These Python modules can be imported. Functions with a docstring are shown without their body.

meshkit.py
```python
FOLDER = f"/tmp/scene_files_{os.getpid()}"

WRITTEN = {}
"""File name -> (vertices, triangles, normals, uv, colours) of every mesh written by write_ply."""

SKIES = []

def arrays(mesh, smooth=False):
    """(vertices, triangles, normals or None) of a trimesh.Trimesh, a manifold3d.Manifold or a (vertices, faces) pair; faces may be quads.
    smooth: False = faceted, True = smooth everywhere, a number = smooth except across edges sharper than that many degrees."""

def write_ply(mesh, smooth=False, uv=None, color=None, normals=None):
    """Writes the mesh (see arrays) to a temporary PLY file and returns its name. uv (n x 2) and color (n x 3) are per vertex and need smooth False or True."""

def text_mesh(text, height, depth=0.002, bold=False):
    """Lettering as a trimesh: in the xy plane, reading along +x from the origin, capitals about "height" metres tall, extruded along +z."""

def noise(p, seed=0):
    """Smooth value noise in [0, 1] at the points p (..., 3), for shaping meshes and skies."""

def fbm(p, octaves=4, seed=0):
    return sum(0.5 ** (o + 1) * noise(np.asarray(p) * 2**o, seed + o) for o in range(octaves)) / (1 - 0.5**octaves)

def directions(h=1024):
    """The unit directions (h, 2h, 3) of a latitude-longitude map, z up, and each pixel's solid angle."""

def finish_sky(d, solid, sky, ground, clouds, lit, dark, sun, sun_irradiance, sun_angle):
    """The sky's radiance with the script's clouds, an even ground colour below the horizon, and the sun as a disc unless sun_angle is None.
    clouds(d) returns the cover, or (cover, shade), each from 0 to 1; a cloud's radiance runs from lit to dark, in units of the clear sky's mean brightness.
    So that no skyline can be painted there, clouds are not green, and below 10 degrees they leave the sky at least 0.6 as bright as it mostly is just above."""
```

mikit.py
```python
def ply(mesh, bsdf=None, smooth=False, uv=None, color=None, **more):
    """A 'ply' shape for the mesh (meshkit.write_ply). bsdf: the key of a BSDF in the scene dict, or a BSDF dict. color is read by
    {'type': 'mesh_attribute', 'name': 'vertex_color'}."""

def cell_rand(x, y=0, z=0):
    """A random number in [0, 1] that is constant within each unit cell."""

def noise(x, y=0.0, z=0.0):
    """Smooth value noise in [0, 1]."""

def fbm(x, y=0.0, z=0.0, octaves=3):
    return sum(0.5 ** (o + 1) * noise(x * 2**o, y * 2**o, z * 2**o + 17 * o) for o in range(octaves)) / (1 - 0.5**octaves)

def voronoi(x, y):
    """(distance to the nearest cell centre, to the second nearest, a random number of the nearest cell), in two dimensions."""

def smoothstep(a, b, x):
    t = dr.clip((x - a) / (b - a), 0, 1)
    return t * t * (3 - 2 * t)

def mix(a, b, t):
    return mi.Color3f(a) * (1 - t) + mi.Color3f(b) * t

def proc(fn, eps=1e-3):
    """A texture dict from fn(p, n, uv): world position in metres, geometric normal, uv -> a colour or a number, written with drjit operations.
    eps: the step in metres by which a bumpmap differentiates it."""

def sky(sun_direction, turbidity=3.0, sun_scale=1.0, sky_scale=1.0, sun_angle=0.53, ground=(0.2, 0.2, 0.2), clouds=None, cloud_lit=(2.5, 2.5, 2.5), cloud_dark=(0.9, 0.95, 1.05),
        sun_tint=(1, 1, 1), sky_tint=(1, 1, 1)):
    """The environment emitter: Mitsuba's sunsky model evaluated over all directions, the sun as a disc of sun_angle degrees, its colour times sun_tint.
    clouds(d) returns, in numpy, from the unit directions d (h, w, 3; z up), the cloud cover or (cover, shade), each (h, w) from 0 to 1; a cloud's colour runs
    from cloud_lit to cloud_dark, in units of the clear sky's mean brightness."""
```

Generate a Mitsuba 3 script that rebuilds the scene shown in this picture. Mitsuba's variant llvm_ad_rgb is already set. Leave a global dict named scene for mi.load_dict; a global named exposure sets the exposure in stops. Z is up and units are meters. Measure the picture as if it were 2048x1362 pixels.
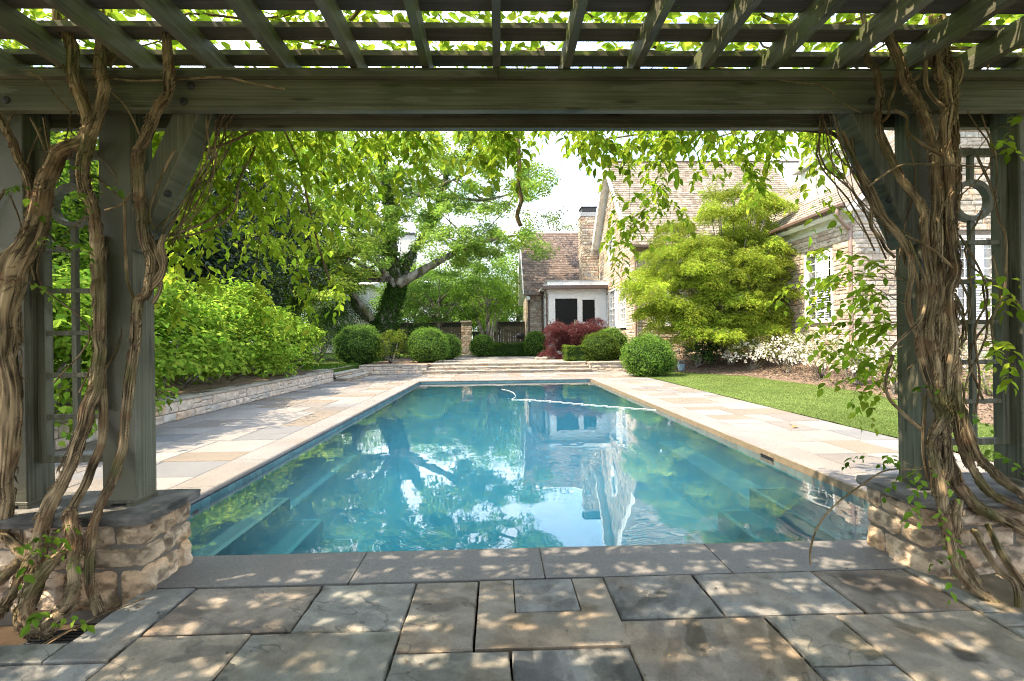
import math, numpy as np, trimesh, mitsuba as mi, drjit as dr, mikit, meshkit
from mikit import proc, noise, fbm, smoothstep, mix
from shapely.geometry import box as sbox, Polygon, LineString
from shapely import affinity
T = mi.ScalarTransform4f
PI = math.pi
scene, labels = {}, {}

# ------------------------------------------------------------------ camera, sky, exposure
FOC, CAM_H, ROLL, YAW = 1000.0, 1.4, 0.013, 0.028          # pixels of the 2048-wide photograph, metres, radians
CF = np.array([math.sin(YAW), math.cos(YAW), 0.0])
_r = np.array([math.cos(YAW), -math.sin(YAW), 0.0]); _u = np.array([0, 0, 1.0])
CU = _u * math.cos(ROLL) + _r * math.sin(ROLL)
CR = _r * math.cos(ROLL) - _u * math.sin(ROLL)
CAM = np.array([0, 0, CAM_H])
scene['camera'] = {'type': 'perspective', 'fov': 2 * math.degrees(math.atan(1024 / FOC)), 'fov_axis': 'x', 'near_clip': 0.02, 'far_clip': 2000.0,
                   'to_world': T().look_at(origin=CAM.tolist(), target=(CAM + CF).tolist(), up=CU.tolist())}
SUN = np.array([-0.52, -0.16, 0.85])


def clouds(d):
    x, y, z = d[..., 0], d[..., 1], np.maximum(d[..., 2], 0.02)
    q = np.stack([x / (z + .25) * 1.1, y / (z + .25) * .55, z * 0 + 3.0], -1)
    a = meshkit.fbm(q * 1.6, 5, 3)
    b = meshkit.fbm(q * np.array([4.0, 1.5, 1.0]), 4, 9)
    c = np.clip((a * .7 + b * .4 - .40) / .24, 0, 1)
    c = c * c * (3 - 2 * c)
    return np.clip(.35 + .4 * c + .3 * np.exp(-z / .35), 0, .92), np.clip(1.0 - .8 * c, 0, 1)


scene['sky'] = mikit.sky(SUN.tolist(), turbidity=3.2, sun_scale=0.48, sky_scale=1.5, ground=(0.16, 0.17, 0.12), clouds=clouds, cloud_lit=(1.25, 1.25, 1.27), cloud_dark=(.56, .61, .70), sky_tint=(1.16, 1.0, .86), sun_tint=(1.0, .99, .95))
exposure = 4.08


# ------------------------------------------------------------------ helpers
def ray(u, v): return CF + CR * ((u - 1024) / FOC) + CU * ((681 - v) / FOC)
def onz(u, v, z=0.0): d = ray(u, v); return CAM + d * (z - CAM_H) / d[2]
def ony(u, v, y): d = ray(u, v); return CAM + d * y / d[1]
def numbered(k):
    if k not in scene and k not in labels: return k
    i = 1
    while f'{k}_{i:03d}' in scene or f'{k}_{i:03d}' in labels: i += 1
    return f'{k}_{i:03d}'


_next = {}
def fresh(k):
    i = _next.get(k, 0); _next[k] = i + 1
    return k if i == 0 else f'{k}_{i:03d}'


def thing(name, label, cat, group=None):
    k = fresh(name); labels[k] = {'label': label, 'category': cat}
    if group: labels[k]['group'] = group
    return k


def put(key, mesh, mat, smooth=False, uv=None, color=None, label=None, kind=None):
    key = fresh(key)
    scene[key] = mikit.ply(mesh, mat, smooth=smooth, uv=uv, color=color)
    if label: labels.setdefault(key, {})['label'] = label
    if kind: labels.setdefault(key, {})['kind'] = kind
    return key


def struct(name, mesh, mat, smooth=False, uv=None, color=None):
    return put(name, mesh, mat, smooth, uv, color, kind='structure')


def flatuv(mesh, t, s=0.5):
    n = len(mesh.vertices) if hasattr(mesh, 'vertices') else len(mesh[0])
    return np.tile([t, s], (n, 1))


def cat(ms):
    ms = [m if hasattr(m, 'vertices') else trimesh.Trimesh(m[0], m[1], process=False) for m in ms]
    return trimesh.util.concatenate(ms)


def bx(x0, x1, y0, y1, z0, z1, c=0.0):
    """box; c > 0 chamfers all edges."""
    lo, hi = np.array([x0, y0, z0], float), np.array([x1, y1, z1], float)
    if c <= 0:
        m = trimesh.creation.box(hi - lo); m.apply_translation((lo + hi) / 2); return m
    pts = []
    for sx in (0, 1):
        for sy in (0, 1):
            for sz in (0, 1):
                p = np.where([sx, sy, sz], hi, lo); s = np.where([sx, sy, sz], -1, 1) * c
                for k in range(3):
                    q = p + s; q[k] = p[k]; pts.append(q)
    return trimesh.convex.convex_hull(np.array(pts))


def obox(p0, p1, w, h, c=0.004, up=(0, 0, 1)):
    """bar from p0 to p1 with section w (sideways) by h (along up)."""
    p0, p1 = np.asarray(p0, float), np.asarray(p1, float)
    a = p1 - p0; L = np.linalg.norm(a); a = a / L
    s = np.cross(a, up); s /= np.linalg.norm(s); t = np.cross(s, a)
    m = bx(0, L, -w / 2, w / 2, -h / 2, h / 2, c)
    M = np.eye(4); M[:3, 0], M[:3, 1], M[:3, 2], M[:3, 3] = a, -s, t, p0
    m.apply_transform(M)
    if np.linalg.det(M[:3, :3]) < 0: m.invert()
    return m


def catmull(P, n):
    P = np.asarray(P, float)
    if len(P) == 2: return P[0] + (P[1] - P[0]) * np.linspace(0, 1, n)[:, None]
    Q = np.vstack([2 * P[0] - P[1], P, 2 * P[-1] - P[-2]])
    t = np.linspace(0, len(P) - 1 - 1e-9, n); i = t.astype(int); t = (t - i)[:, None]
    a, b, c, d = Q[i], Q[i + 1], Q[i + 2], Q[i + 3]
    return .5 * (2 * b + (c - a) * t + (2 * a - 5 * b + 4 * c - d) * t ** 2 + (3 * b - a - 3 * c + d) * t ** 3)


def tube(P, R, sides=8, n=None, ridge=0.0, seed=0, wob=0.0, cap=True):
    """swept stem; returns (vertices, faces, uv = (length, angle))."""
    P = np.asarray(P, float); R = np.broadcast_to(np.asarray(R, float), (len(P),))
    n = n or max(2, 4 * (len(P) - 1) + 1)
    Q = catmull(P, n)
    rr = np.interp(np.linspace(0, len(P) - 1, n), np.arange(len(P)), R)
    if wob:
        k = np.arange(n)
        Q = Q + wob * (np.stack([meshkit.noise(np.stack([k * .13, k * 0 + seed + j * 7.3, k * 0], -1)) for j in range(3)], -1) - .5) * rr[:, None]
    t = np.gradient(Q, axis=0); t /= np.linalg.norm(t, axis=1, keepdims=True) + 1e-12
    a = np.cross(t[0], [0.31, .8, .2]); a /= np.linalg.norm(a)
    A = np.empty_like(Q)
    for i in range(n):
        a = a - t[i] * (a @ t[i]); a /= np.linalg.norm(a) + 1e-12; A[i] = a
    B = np.cross(t, A)
    ang = np.arange(sides) / sides * 2 * PI
    ln = np.concatenate([[0], np.cumsum(np.linalg.norm(np.diff(Q, axis=0), axis=1))])
    rad = np.repeat(rr[:, None], sides, 1)
    if ridge:
        L, G = np.meshgrid(ln, ang, indexing='ij')
        tw = G + L * 1.3
        q = np.stack([np.cos(tw) * 2.6 + seed, np.sin(tw) * 2.6, L * 1.7], -1)
        fine = meshkit.noise(np.stack([np.cos(tw) * 6.5 + seed, np.sin(tw) * 6.5, L * 2.2], -1), 3) - .5
        knot = np.clip(meshkit.noise(np.stack([L * 2.2, L * 0 + seed, np.cos(G) * .6], -1), 5) - .72, 0, 1) * 2.2
        rad = rad * (1 + ridge * 2 * (meshkit.fbm(q, 3, seed % 97) - .5) + ridge * .7 * fine + knot * ridge)
    V = Q[:, None] + rad[..., None] * (np.cos(ang)[None, :, None] * A[:, None] + np.sin(ang)[None, :, None] * B[:, None])
    i, j = np.meshgrid(np.arange(n - 1), np.arange(sides), indexing='ij')
    q = np.stack([i * sides + j, i * sides + (j + 1) % sides, (i + 1) * sides + (j + 1) % sides, (i + 1) * sides + j], -1).reshape(-1, 4)
    Fc = np.vstack([q[:, [0, 1, 2]], q[:, [0, 2, 3]]])
    V = V.reshape(-1, 3); uv = np.stack([np.repeat(ln, sides), np.tile(ang / (2 * PI), n)], -1)
    if cap:
        V = np.vstack([V, Q[:1] - t[:1] * rr[0] * .3, Q[-1:] + t[-1:] * rr[-1] * .3]); uv = np.vstack([uv, uv[:1], uv[-1:]])
        m0, m1, j = n * sides, n * sides + 1, np.arange(sides)
        Fc = np.vstack([Fc, np.stack([(j + 1) % sides, j, j * 0 + m0], 1), np.stack([(n - 1) * sides + j, (n - 1) * sides + (j + 1) % sides, j * 0 + m1], 1)])
    return V, Fc, uv


def joinvf(parts):
    V, Fc, X, at = [], [], [], 0
    for p in parts:
        V.append(p[0]); Fc.append(p[1] + at); at += len(p[0]); X.append(p[2])
    return np.vstack(V), np.vstack(Fc), np.vstack(X)


# leaves ------------------------------------------------------------
SHAPES = {
    'diamond': (np.array([[0, 0, 0], [.42, .5, .14], [1, 0, -.06], [.42, -.5, .14]]), np.array([[0, 2, 1], [0, 3, 2]])),
    'ovate': (np.array([[0, 0, 0], [.18, .34, .06], [.45, .5, .1], [.78, .27, .04], [1.03, 0, -.1], [.78, -.27, .04], [.45, -.5, .1], [.18, -.34, .06], [.4, 0, 0], [.75, 0, -.02]]),
              np.array([[0, 8, 1], [1, 8, 2], [2, 8, 9], [2, 9, 3], [3, 9, 4], [0, 7, 8], [7, 6, 8], [6, 9, 8], [6, 5, 9], [5, 4, 9]])),
    'palm': (np.array([[0, 0, 0], [.5, .12, .05], [1, 0, -.1], [.5, -.12, .05], [.3, .42, .05], [.55, .75, -.1], [.2, .25, .04], [.3, -.42, .05], [.55, -.75, -.1], [.2, -.25, .04]]),
             np.array([[0, 2, 1], [0, 3, 2], [0, 4, 5], [0, 5, 6], [0, 8, 7], [0, 9, 8]])),
    'blade': (np.array([[0, .06, 0], [0, -.06, 0], [.6, 0, .03], [1, 0, .2]]), np.array([[0, 1, 2]])),
    'petal': (np.array([[0, 0, 0], [.6, .5, .1], [1, 0, .2], [.6, -.5, .1]]), np.array([[0, 2, 1], [0, 3, 2]])),
}


def unit(a): return a / (np.linalg.norm(a, axis=-1, keepdims=True) + 1e-12)


class Leaves:
    """leaves gathered as arrays: position, axis, normal, length, width, colour."""
    def __init__(self, shape): self.shape, self.d = shape, []
    def add(self, P, D, N, L, W, C):
        n = len(P); P = np.asarray(P, float)
        self.d.append((P, unit(np.broadcast_to(D, (n, 3))), np.broadcast_to(N, (n, 3)), np.broadcast_to(L, (n,)), np.broadcast_to(W, (n,)), np.broadcast_to(C, (n, 3))))
    def data(self): return [np.concatenate([x[k] for x in self.d]) for k in range(6)]
    def mesh(self, pick=None):
        P, D, N, L, W, C = self.data()
        if pick is not None: P, D, N, L, W, C = (x[pick] for x in (P, D, N, L, W, C))
        t, f = SHAPES[self.shape]
        S = unit(np.cross(N, D)); M = np.cross(D, S)
        V = P[:, None] + L[:, None, None] * (t[None, :, :1] * D[:, None] + t[None, :, 2:] * M[:, None]) + (L * W)[:, None, None] * t[None, :, 1:2] * S[:, None]
        n, k = len(P), len(t)
        Fc = (f[None] + (np.arange(n) * k)[:, None, None]).reshape(-1, 3)
        return V.reshape(-1, 3), Fc, np.repeat(np.clip(C, 0, 1), k, 0)
    def count(self): return sum(len(x[0]) for x in self.d)


def put_leaves(key, lv, mat='leaf', parts=0, score=None, kind=None, piece='leaf', label=None):
    """parts: so many leaves (best score) become entries, the rest one stuff part."""
    n = lv.count()
    if parts and n:
        P = lv.data()[0]
        s = score(P) if score else -np.linalg.norm(P - CAM, axis=1)
        order = np.argsort(-s); own = order[:parts]; rest = order[parts:]
        base = key.rsplit('__', 1)[0] + '__' + piece
        for i in own:
            v, f, c = lv.mesh(np.array([i])); put(base, (v, f), mat, color=c)
        if len(rest):
            v, f, c = lv.mesh(rest); put(key, (v, f), mat, color=c, kind='stuff', label=label)
    else:
        v, f, c = lv.mesh(); put(key, (v, f), mat, color=c, kind=kind, label=label)


def tint(rng, n, a, b, sat=.18):
    """n colours between a and b with some value noise."""
    t = rng.random((n, 1)); c = np.array(a) * (1 - t) + np.array(b) * t
    return c * (1 + sat * rng.normal(size=(n, 1))) * (1 + .05 * rng.normal(size=(n, 3)))


def rdir(rng, n): return unit(rng.normal(size=(n, 3)))


def crown_leaves(rng, lv, centres, radii, per, L, ca, cb, flat=.6, up=.7, W=.55, clumpvar=.22):
    """clumps of leaves round the centres; one tone per clump so that light and dark clumps show."""
    for c, r in zip(centres, np.broadcast_to(radii, (len(centres),))):
        n = max(3, int(per * rng.uniform(.6, 1.4)))
        p = rdir(rng, n) * (rng.random((n, 1)) ** .45) * r * np.array([1, 1, flat])
        out = unit(p + np.array([0, 0, .3 * r])); nm = unit(out * .6 + np.array([0, 0, up]) + rng.normal(size=(n, 3)) * .45)
        d = rdir(rng, n) + out * .6 - np.array([0, 0, .35]); d = d - nm * (d * nm).sum(1, keepdims=True)
        k = np.clip(1 + clumpvar * rng.normal(), .6, 1.5)
        lv.add(c + p, d, nm, L * rng.uniform(.6, 1.3, n), W, tint(rng, n, ca, cb) * k)


# ------------------------------------------------------------------ materials
def two(b): return {'type': 'twosided', 'bsdf': b}
def pr(col, rough=.6, spec=.5, **k): return {'type': 'principled', 'base_color': col if isinstance(col, dict) else {'type': 'rgb', 'value': list(col)}, 'roughness': rough, 'specular': spec, **k}
def bump(b, fn, scale=1.0, eps=1e-3): return {'type': 'bumpmap', 'arbitrary': proc(fn, eps), 'scale': scale, 'bsdf': b}
def mat(name, b): scene[name] = b


def f_wood(p, n, uv):
    g = fbm(p.x * 3 + uv.x * 40, p.y * 3, p.z * 3, 2)
    s = fbm(uv.y * 120 + uv.x * 77, uv.x * 31 + p.x * 2 + p.y * 2 + p.z * 2, 3.0, 2)
    c = mix((.068, .067, .042), (.155, .150, .105), smoothstep(.25, .8, .55 * g + .45 * s))
    kx = p.x + p.y + .7 * p.z; k1, k2, kr = mikit.voronoi(kx * 1.1 + uv.x * 13, uv.y * 7 + uv.x * 5)
    c = c * (1 - .55 * smoothstep(.11, .03, k1)) * (.72 + .56 * fbm(p.x * .9 + uv.x * 9, p.y * .9, p.z * .9, 2))
    c = mix(c, (.20, .195, .16), smoothstep(.66, .74, fbm(kx * 3 + uv.x * 50, uv.y * 40, 7.0, 4)) * .5)
    moss = smoothstep(.5, .75, fbm(p.x * 5, p.y * 5, p.z * 9, 4)) * smoothstep(2.72, 3.1, p.z)
    return mix(c, (.10, .13, .035), moss * .75)
def f_woodb(p, n, uv): return .0012 * fbm(p.x * 9 + p.y * 9, p.z * 160 + p.y * 30, p.x * 4, 2) + .0015 * noise(p.x * 40, p.y * 40, p.z * 40)
mat('mat_wood', two(bump(pr(proc(f_wood), .55, .4), f_woodb)))
def f_slat(p, n, uv):
    c = mix((.06, .055, .045), (.16, .145, .125), fbm(p.x * 3, p.y * 70, uv.x * 50, 3))
    return mix(c, (.20, .22, .08), smoothstep(.45, .7, fbm(p.x * 14, p.y * 14, p.z * 30, 3)) * smoothstep(3.145, 3.155, p.z))
mat('mat_slat', two(pr(proc(f_slat), .75, .25)))


def f_bark(p, n, uv):
    a = .6 * fbm(uv.y * 34, uv.x * 5 + p.z, p.x * 3, 3) + .4 * fbm(p.x * 24, p.y * 24, p.z * 6, 3); b = fbm(p.x * 9, p.y * 9, p.z * 9, 2)
    c = mix((.055, .038, .022), (.50, .37, .22), smoothstep(.33, .68, a))
    c = mix(c, (.20, .115, .06), smoothstep(.52, .7, b) * .6)
    return mix(c, (.09, .10, .03), smoothstep(.55, .72, fbm(p.x * 5 + 9, p.y * 5, p.z * 4, 3)) * .55)
def f_barkb(p, n, uv): return .018 * fbm(uv.y * 34, uv.x * 6, p.x * 2, 3)
mat('mat_vine', two(bump(pr(proc(f_bark), .85, .2), f_barkb)))
def f_tbark(p, n, uv):
    a = fbm(p.x * 7, p.y * 7, p.z * 2.2, 4)
    c = mix((.07, .06, .05), (.36, .33, .29), smoothstep(.3, .7, a))
    return mix(c, (.13, .14, .03), smoothstep(.5, .7, fbm(p.x * 1.6, p.y * 1.6, p.z * 1.6, 2)) * .5)
mat('mat_pale_bark', two(pr(proc(lambda p, n, uv: mix((.22, .18, .14), (.52, .46, .39), smoothstep(.3, .7, fbm(p.x * 7, p.y * 7, p.z * 2.2, 4)))), .9, .1)))
mat('mat_tree_bark', two(pr(proc(f_tbark), .9, .1)))


def f_flag(p, n, uv):
    """bluestone: tone by piece (uv.x), drifting grain, rusty and dark veining."""
    t = uv.x
    blue, tan, brown, grn, pale = (.232, .230, .220), (.270, .234, .188), (.240, .202, .168), (.235, .230, .198), (.205, .190, .168)
    c = mix(blue, grn, smoothstep(.22, .36, t)); c = mix(c, tan, smoothstep(.44, .52, t)); c = mix(c, brown, smoothstep(.66, .72, t)); c = mix(c, pale, smoothstep(.84, .88, t))
    q = p.x * dr.cos(t * 40) + p.y * dr.sin(t * 40); w = p.y * dr.cos(t * 40) - p.x * dr.sin(t * 40)
    g = fbm(q * 2.2 + t * 90, w * 7.5, 1.0, 4); fine = noise(p.x * 160, p.y * 160, 2.0)
    c = c * (.62 + .55 * g) * (.80 + .24 * fine + .14 * noise(p.x * 55, p.y * 55, t * 9))
    rust = smoothstep(.54, .74, fbm(p.x * 2.6 + t * 70, p.y * 2.6, 5.0, 3))
    c = mix(c, c * mi.Color3f(1.16, .98, .80), rust * .6)
    grime = smoothstep(.52, .76, fbm(p.x * 3.7, p.y * 3.7 + t * 11, 8.0, 4))
    c = mix(c, c * .55, grime * .3)
    c1 = dr.abs(fbm(q * 1.7 + t * 31, w * 4.2, 2.0, 4) - .5); c2 = dr.abs(fbm(p.x * 3.1 + t * 17, p.y * 2.3, 6.0, 4) - .47)
    msk = smoothstep(.45, .6, fbm(p.x * 2.2 + t * 23, p.y * 2.2, 9.0, 2))
    c = c * (1 - .45 * smoothstep(.008, .0, c1) * msk) * (1 - .12 * smoothstep(.012, .002, c2) * (1 - msk))
    c = c * (.86 + .28 * smoothstep(.35, .65, fbm(p.x * 11, p.y * 11, t * 5, 3)))
    wet = smoothstep(.30, .16, dr.sqrt(dr.square(p.x - 2.12) + dr.square((p.y - 2.78) * 2.0)) + .16 * (fbm(p.x * 7, p.y * 7, 1.0, 2) - .5))
    spot = smoothstep(.10, .05, dr.sqrt(dr.square(p.x - 2.02) + dr.square(p.y - 2.12)) + .09 * (fbm(p.x * 13, p.y * 13, 3.0, 2) - .5))
    return c * (1 - .5 * wet) * (1 - .72 * spot)
def f_flagb(p, n, uv):
    t = uv.x; q = p.x * dr.cos(t * 40) + p.y * dr.sin(t * 40); w = p.y * dr.cos(t * 40) - p.x * dr.sin(t * 40)
    h = fbm(q * 1.5 + t * 60, w * 4.0, 1.0, 4) * 6
    st = h - dr.floor(h)
    return .0028 * (dr.floor(h) + smoothstep(.0, .12, st)) * .9 + .008 * fbm(p.x * 30, p.y * 30, t, 3)
mat('mat_flag', two(bump(pr(proc(f_flag), .62, .35), f_flagb, 1.0, 2e-3)))
def f_deck(p, n, uv):
    t = uv.x
    c = mix((.150, .137, .125), (.215, .203, .190), smoothstep(.1, .9, t)); c = mix(c, (.165, .140, .113), smoothstep(.28, .34, t) * smoothstep(.5, .44, t)); c = mix(c, (.145, .147, .15), smoothstep(.12, .06, t))
    return c * (.84 + .32 * fbm(p.x * 1.7 + t * 50, p.y * 1.7, 2.0, 3)) * (.93 + .14 * noise(p.x * 70, p.y * 70, 4.0))
mat('mat_deck', two(bump(pr(proc(f_deck), .7, .3), lambda p, n, uv: .002 * fbm(p.x * 9, p.y * 9, uv.x * 9, 3), 1.0, 2e-3)))
def f_cop(p, n, uv):
    c = mix((.155, .147, .140), (.215, .205, .196), fbm(p.x * 2.1 + uv.x * 30, p.y * 2.1, p.z, 3))
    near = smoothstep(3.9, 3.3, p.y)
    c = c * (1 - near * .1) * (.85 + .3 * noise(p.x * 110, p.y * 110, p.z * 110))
    return mix(c, c * mi.Color3f(1.03, .95, .87), smoothstep(.5, .7, fbm(p.x * 1.1, p.y * 1.1, 4.0, 2)) * .7)
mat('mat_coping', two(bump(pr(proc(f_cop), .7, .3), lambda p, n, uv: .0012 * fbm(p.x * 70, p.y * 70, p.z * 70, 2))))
def f_stone(p, n, uv):
    t = uv.x
    c = mix((.45, .37, .285), (.56, .485, .40), smoothstep(.1, .5, t)); c = mix(c, (.41, .31, .25), smoothstep(.66, .72, t)); c = mix(c, (.47, .44, .385), smoothstep(.86, .9, t))
    g = fbm(p.x * 7 + t * 50, p.y * 7, p.z * 11, 4)
    c = c * (.45 + 1.0 * g)
    return mix(c, c * mi.Color3f(1.1, .86, .62), smoothstep(.55, .75, fbm(p.x * 3, p.y * 3 + t * 9, p.z * 3, 3)) * .6) * (.88 + .24 * noise(p.x * 90, p.y * 90, p.z * 90))
mat('mat_stone', two(bump(pr(proc(f_stone), .85, .2), lambda p, n, uv: .022 * fbm(p.x * 16, p.y * 16, p.z * 16, 4), 1.0, 2e-3)))
mat('mat_pier', two(bump(pr(proc(lambda p, n, uv: f_stone(p, n, uv) * mi.Color3f(.84, .76, .66) * (.55 + .75 * smoothstep(.3, .6, fbm(p.x * 19, p.y * 19, p.z * 19, 3)))), .85, .2), lambda p, n, uv: .03 * fbm(p.x * 22, p.y * 22, p.z * 22, 4), 1.0, 2e-3)))
mat('mat_cap', two(bump(pr(proc(lambda p, n, uv: mix((.055, .052, .048), (.20, .19, .175), smoothstep(.25, .75, fbm(p.x * 8, p.y * 8, p.z * 14, 4))) * (.9 + .2 * uv.x)), .75, .3), lambda p, n, uv: .008 * fbm(p.x * 16, p.y * 16, p.z * 24, 4))))
mat('mat_ledge', two(bump(pr(proc(lambda p, n, uv: mix((.20, .18, .15), (.42, .39, .33), fbm(p.x * 4 + uv.x * 20, p.y * 4, p.z * 9, 4))), .8, .2), lambda p, n, uv: .01 * fbm(p.x * 12, p.y * 12, p.z * 20, 3))))
mat('mat_mortar', two(pr(proc(lambda p, n, uv: mix((.13, .105, .07), (.25, .205, .145), fbm(p.x * 18, p.y * 18, p.z * 18, 3))), .95, .1)))
mat('mat_walljoint', two(pr(proc(lambda p, n, uv: mix((.13, .115, .095), (.24, .21, .175), fbm(p.x * 9, p.y * 9, p.z * 9, 3))), .95, .1)))
def f_soil(p, n, uv): return mix((.022, .017, .012), (.085, .06, .04), fbm(p.x * 14, p.y * 14, p.z * 14, 4))
mat('mat_soil', two(pr(proc(f_soil), .95, .1)))
def f_mulch(p, n, uv): return mix((.085, .060, .045), (.20, .152, .115), fbm(p.x * 9, p.y * 9, p.z * 9, 4)) * (.7 + .6 * noise(p.x * 60, p.y * 60, 1.0))
mat('mat_mulch', two(pr(proc(f_mulch), .95, .1)))
def f_lawn(p, n, uv):
    return mix((.06, .09, .02), (.115, .155, .045), fbm(p.x * 1.3, p.y * 1.3, 0.0, 3)) * (.7 + .6 * noise(p.x * 50, p.y * 50, 0.0))
mat('mat_lawn', two(pr(proc(f_lawn), .9, .1)))
mat('mat_turf', two(pr(proc(lambda p, n, uv: mix((.03, .05, .012), (.06, .10, .02), fbm(p.x * .8, p.y * .8, 0.0, 3))), .95, .05)))
mat('mat_shingle', two(pr(proc(lambda p, n, uv: mix((.12, .092, .08), (.205, .165, .145), uv.x) * (.7 + .6 * fbm(p.x * 6, p.y * 6, p.z * 6, 2))), .9, .15)))
mat('mat_shingle_grey', two(pr(proc(lambda p, n, uv: mix((.16, .135, .11), (.36, .32, .27), uv.x) * (.7 + .6 * fbm(p.x * 6, p.y * 6, p.z * 6, 2))), .9, .15)))
mat('mat_white', two(pr((.74, .74, .72), .45, .4)))
mat('mat_blind', two(pr((.20, .21, .215), .6, .3)))
mat('mat_gutter', two(pr((.13, .085, .07), .4, .5)))
mat('mat_downspout', two(pr((.30, .215, .18), .45, .5)))
mat('mat_dark', two(pr((.012, .012, .013), .6, .3)))
mat('mat_iron', two(pr((.03, .03, .032), .5, .5)))
mat('mat_screen', two(pr((.008, .008, .008), .5, .2)))
mat('mat_fence', two(pr(proc(lambda p, n, uv: mix((.022, .022, .017), (.046, .045, .035), fbm(p.x * 14, p.y * 3, p.z * 1.5, 3))), .7, .3)))
mat('mat_lead', two(pr((.30, .31, .33), .4, .5)))
mat('mat_paleblue', two(pr((.16, .24, .33), .4, .5)))
mat('mat_hose', two(pr((.80, .80, .78), .4, .5)))
mat('mat_brick_white', two(pr(proc(lambda p, n, uv: mix((.46, .45, .43), (.60, .59, .57), fbm(p.x * 3, p.y * 3, p.z * 8, 3))), .8, .2)))
mat('mat_glass', {'type': 'thindielectric', 'int_ior': 1.5})
mat('mat_water', {'type': 'thindielectric', 'int_ior': 1.4})
mat('mat_plaster', two(pr(proc(lambda p, n, uv: mix((.060, .086, .108), (.095, .128, .152), fbm(p.x * 2, p.y * 2, p.z * 2, 3))), .8, .2)))
mat('mat_nosing', two(pr((.055, .085, .09), .5, .3)))
mat('mat_step', two(pr(proc(lambda p, n, uv: mix((.022, .040, .047), (.036, .058, .064), fbm(p.x * 3, p.y * 3, p.z * 3, 3))), .8, .2)))
mat('mat_tile', two(pr(proc(lambda p, n, uv: mix((.035, .10, .12), (.07, .17, .19), uv.x)), .25, .5)))
LEAFTEX = {'type': 'mesh_attribute', 'name': 'vertex_color'}
mat('leaf', {'type': 'principledthin', 'base_color': LEAFTEX, 'roughness': .55, 'diff_trans': 1.0, 'spec_trans': 0.0, 'eta': 1.3})
mat('leaf_gloss', two(pr(LEAFTEX, .38, .5)))
mat('petal', {'type': 'principledthin', 'base_color': LEAFTEX, 'roughness': .8, 'diff_trans': .7, 'spec_trans': 0.0, 'eta': 1.3})

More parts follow.
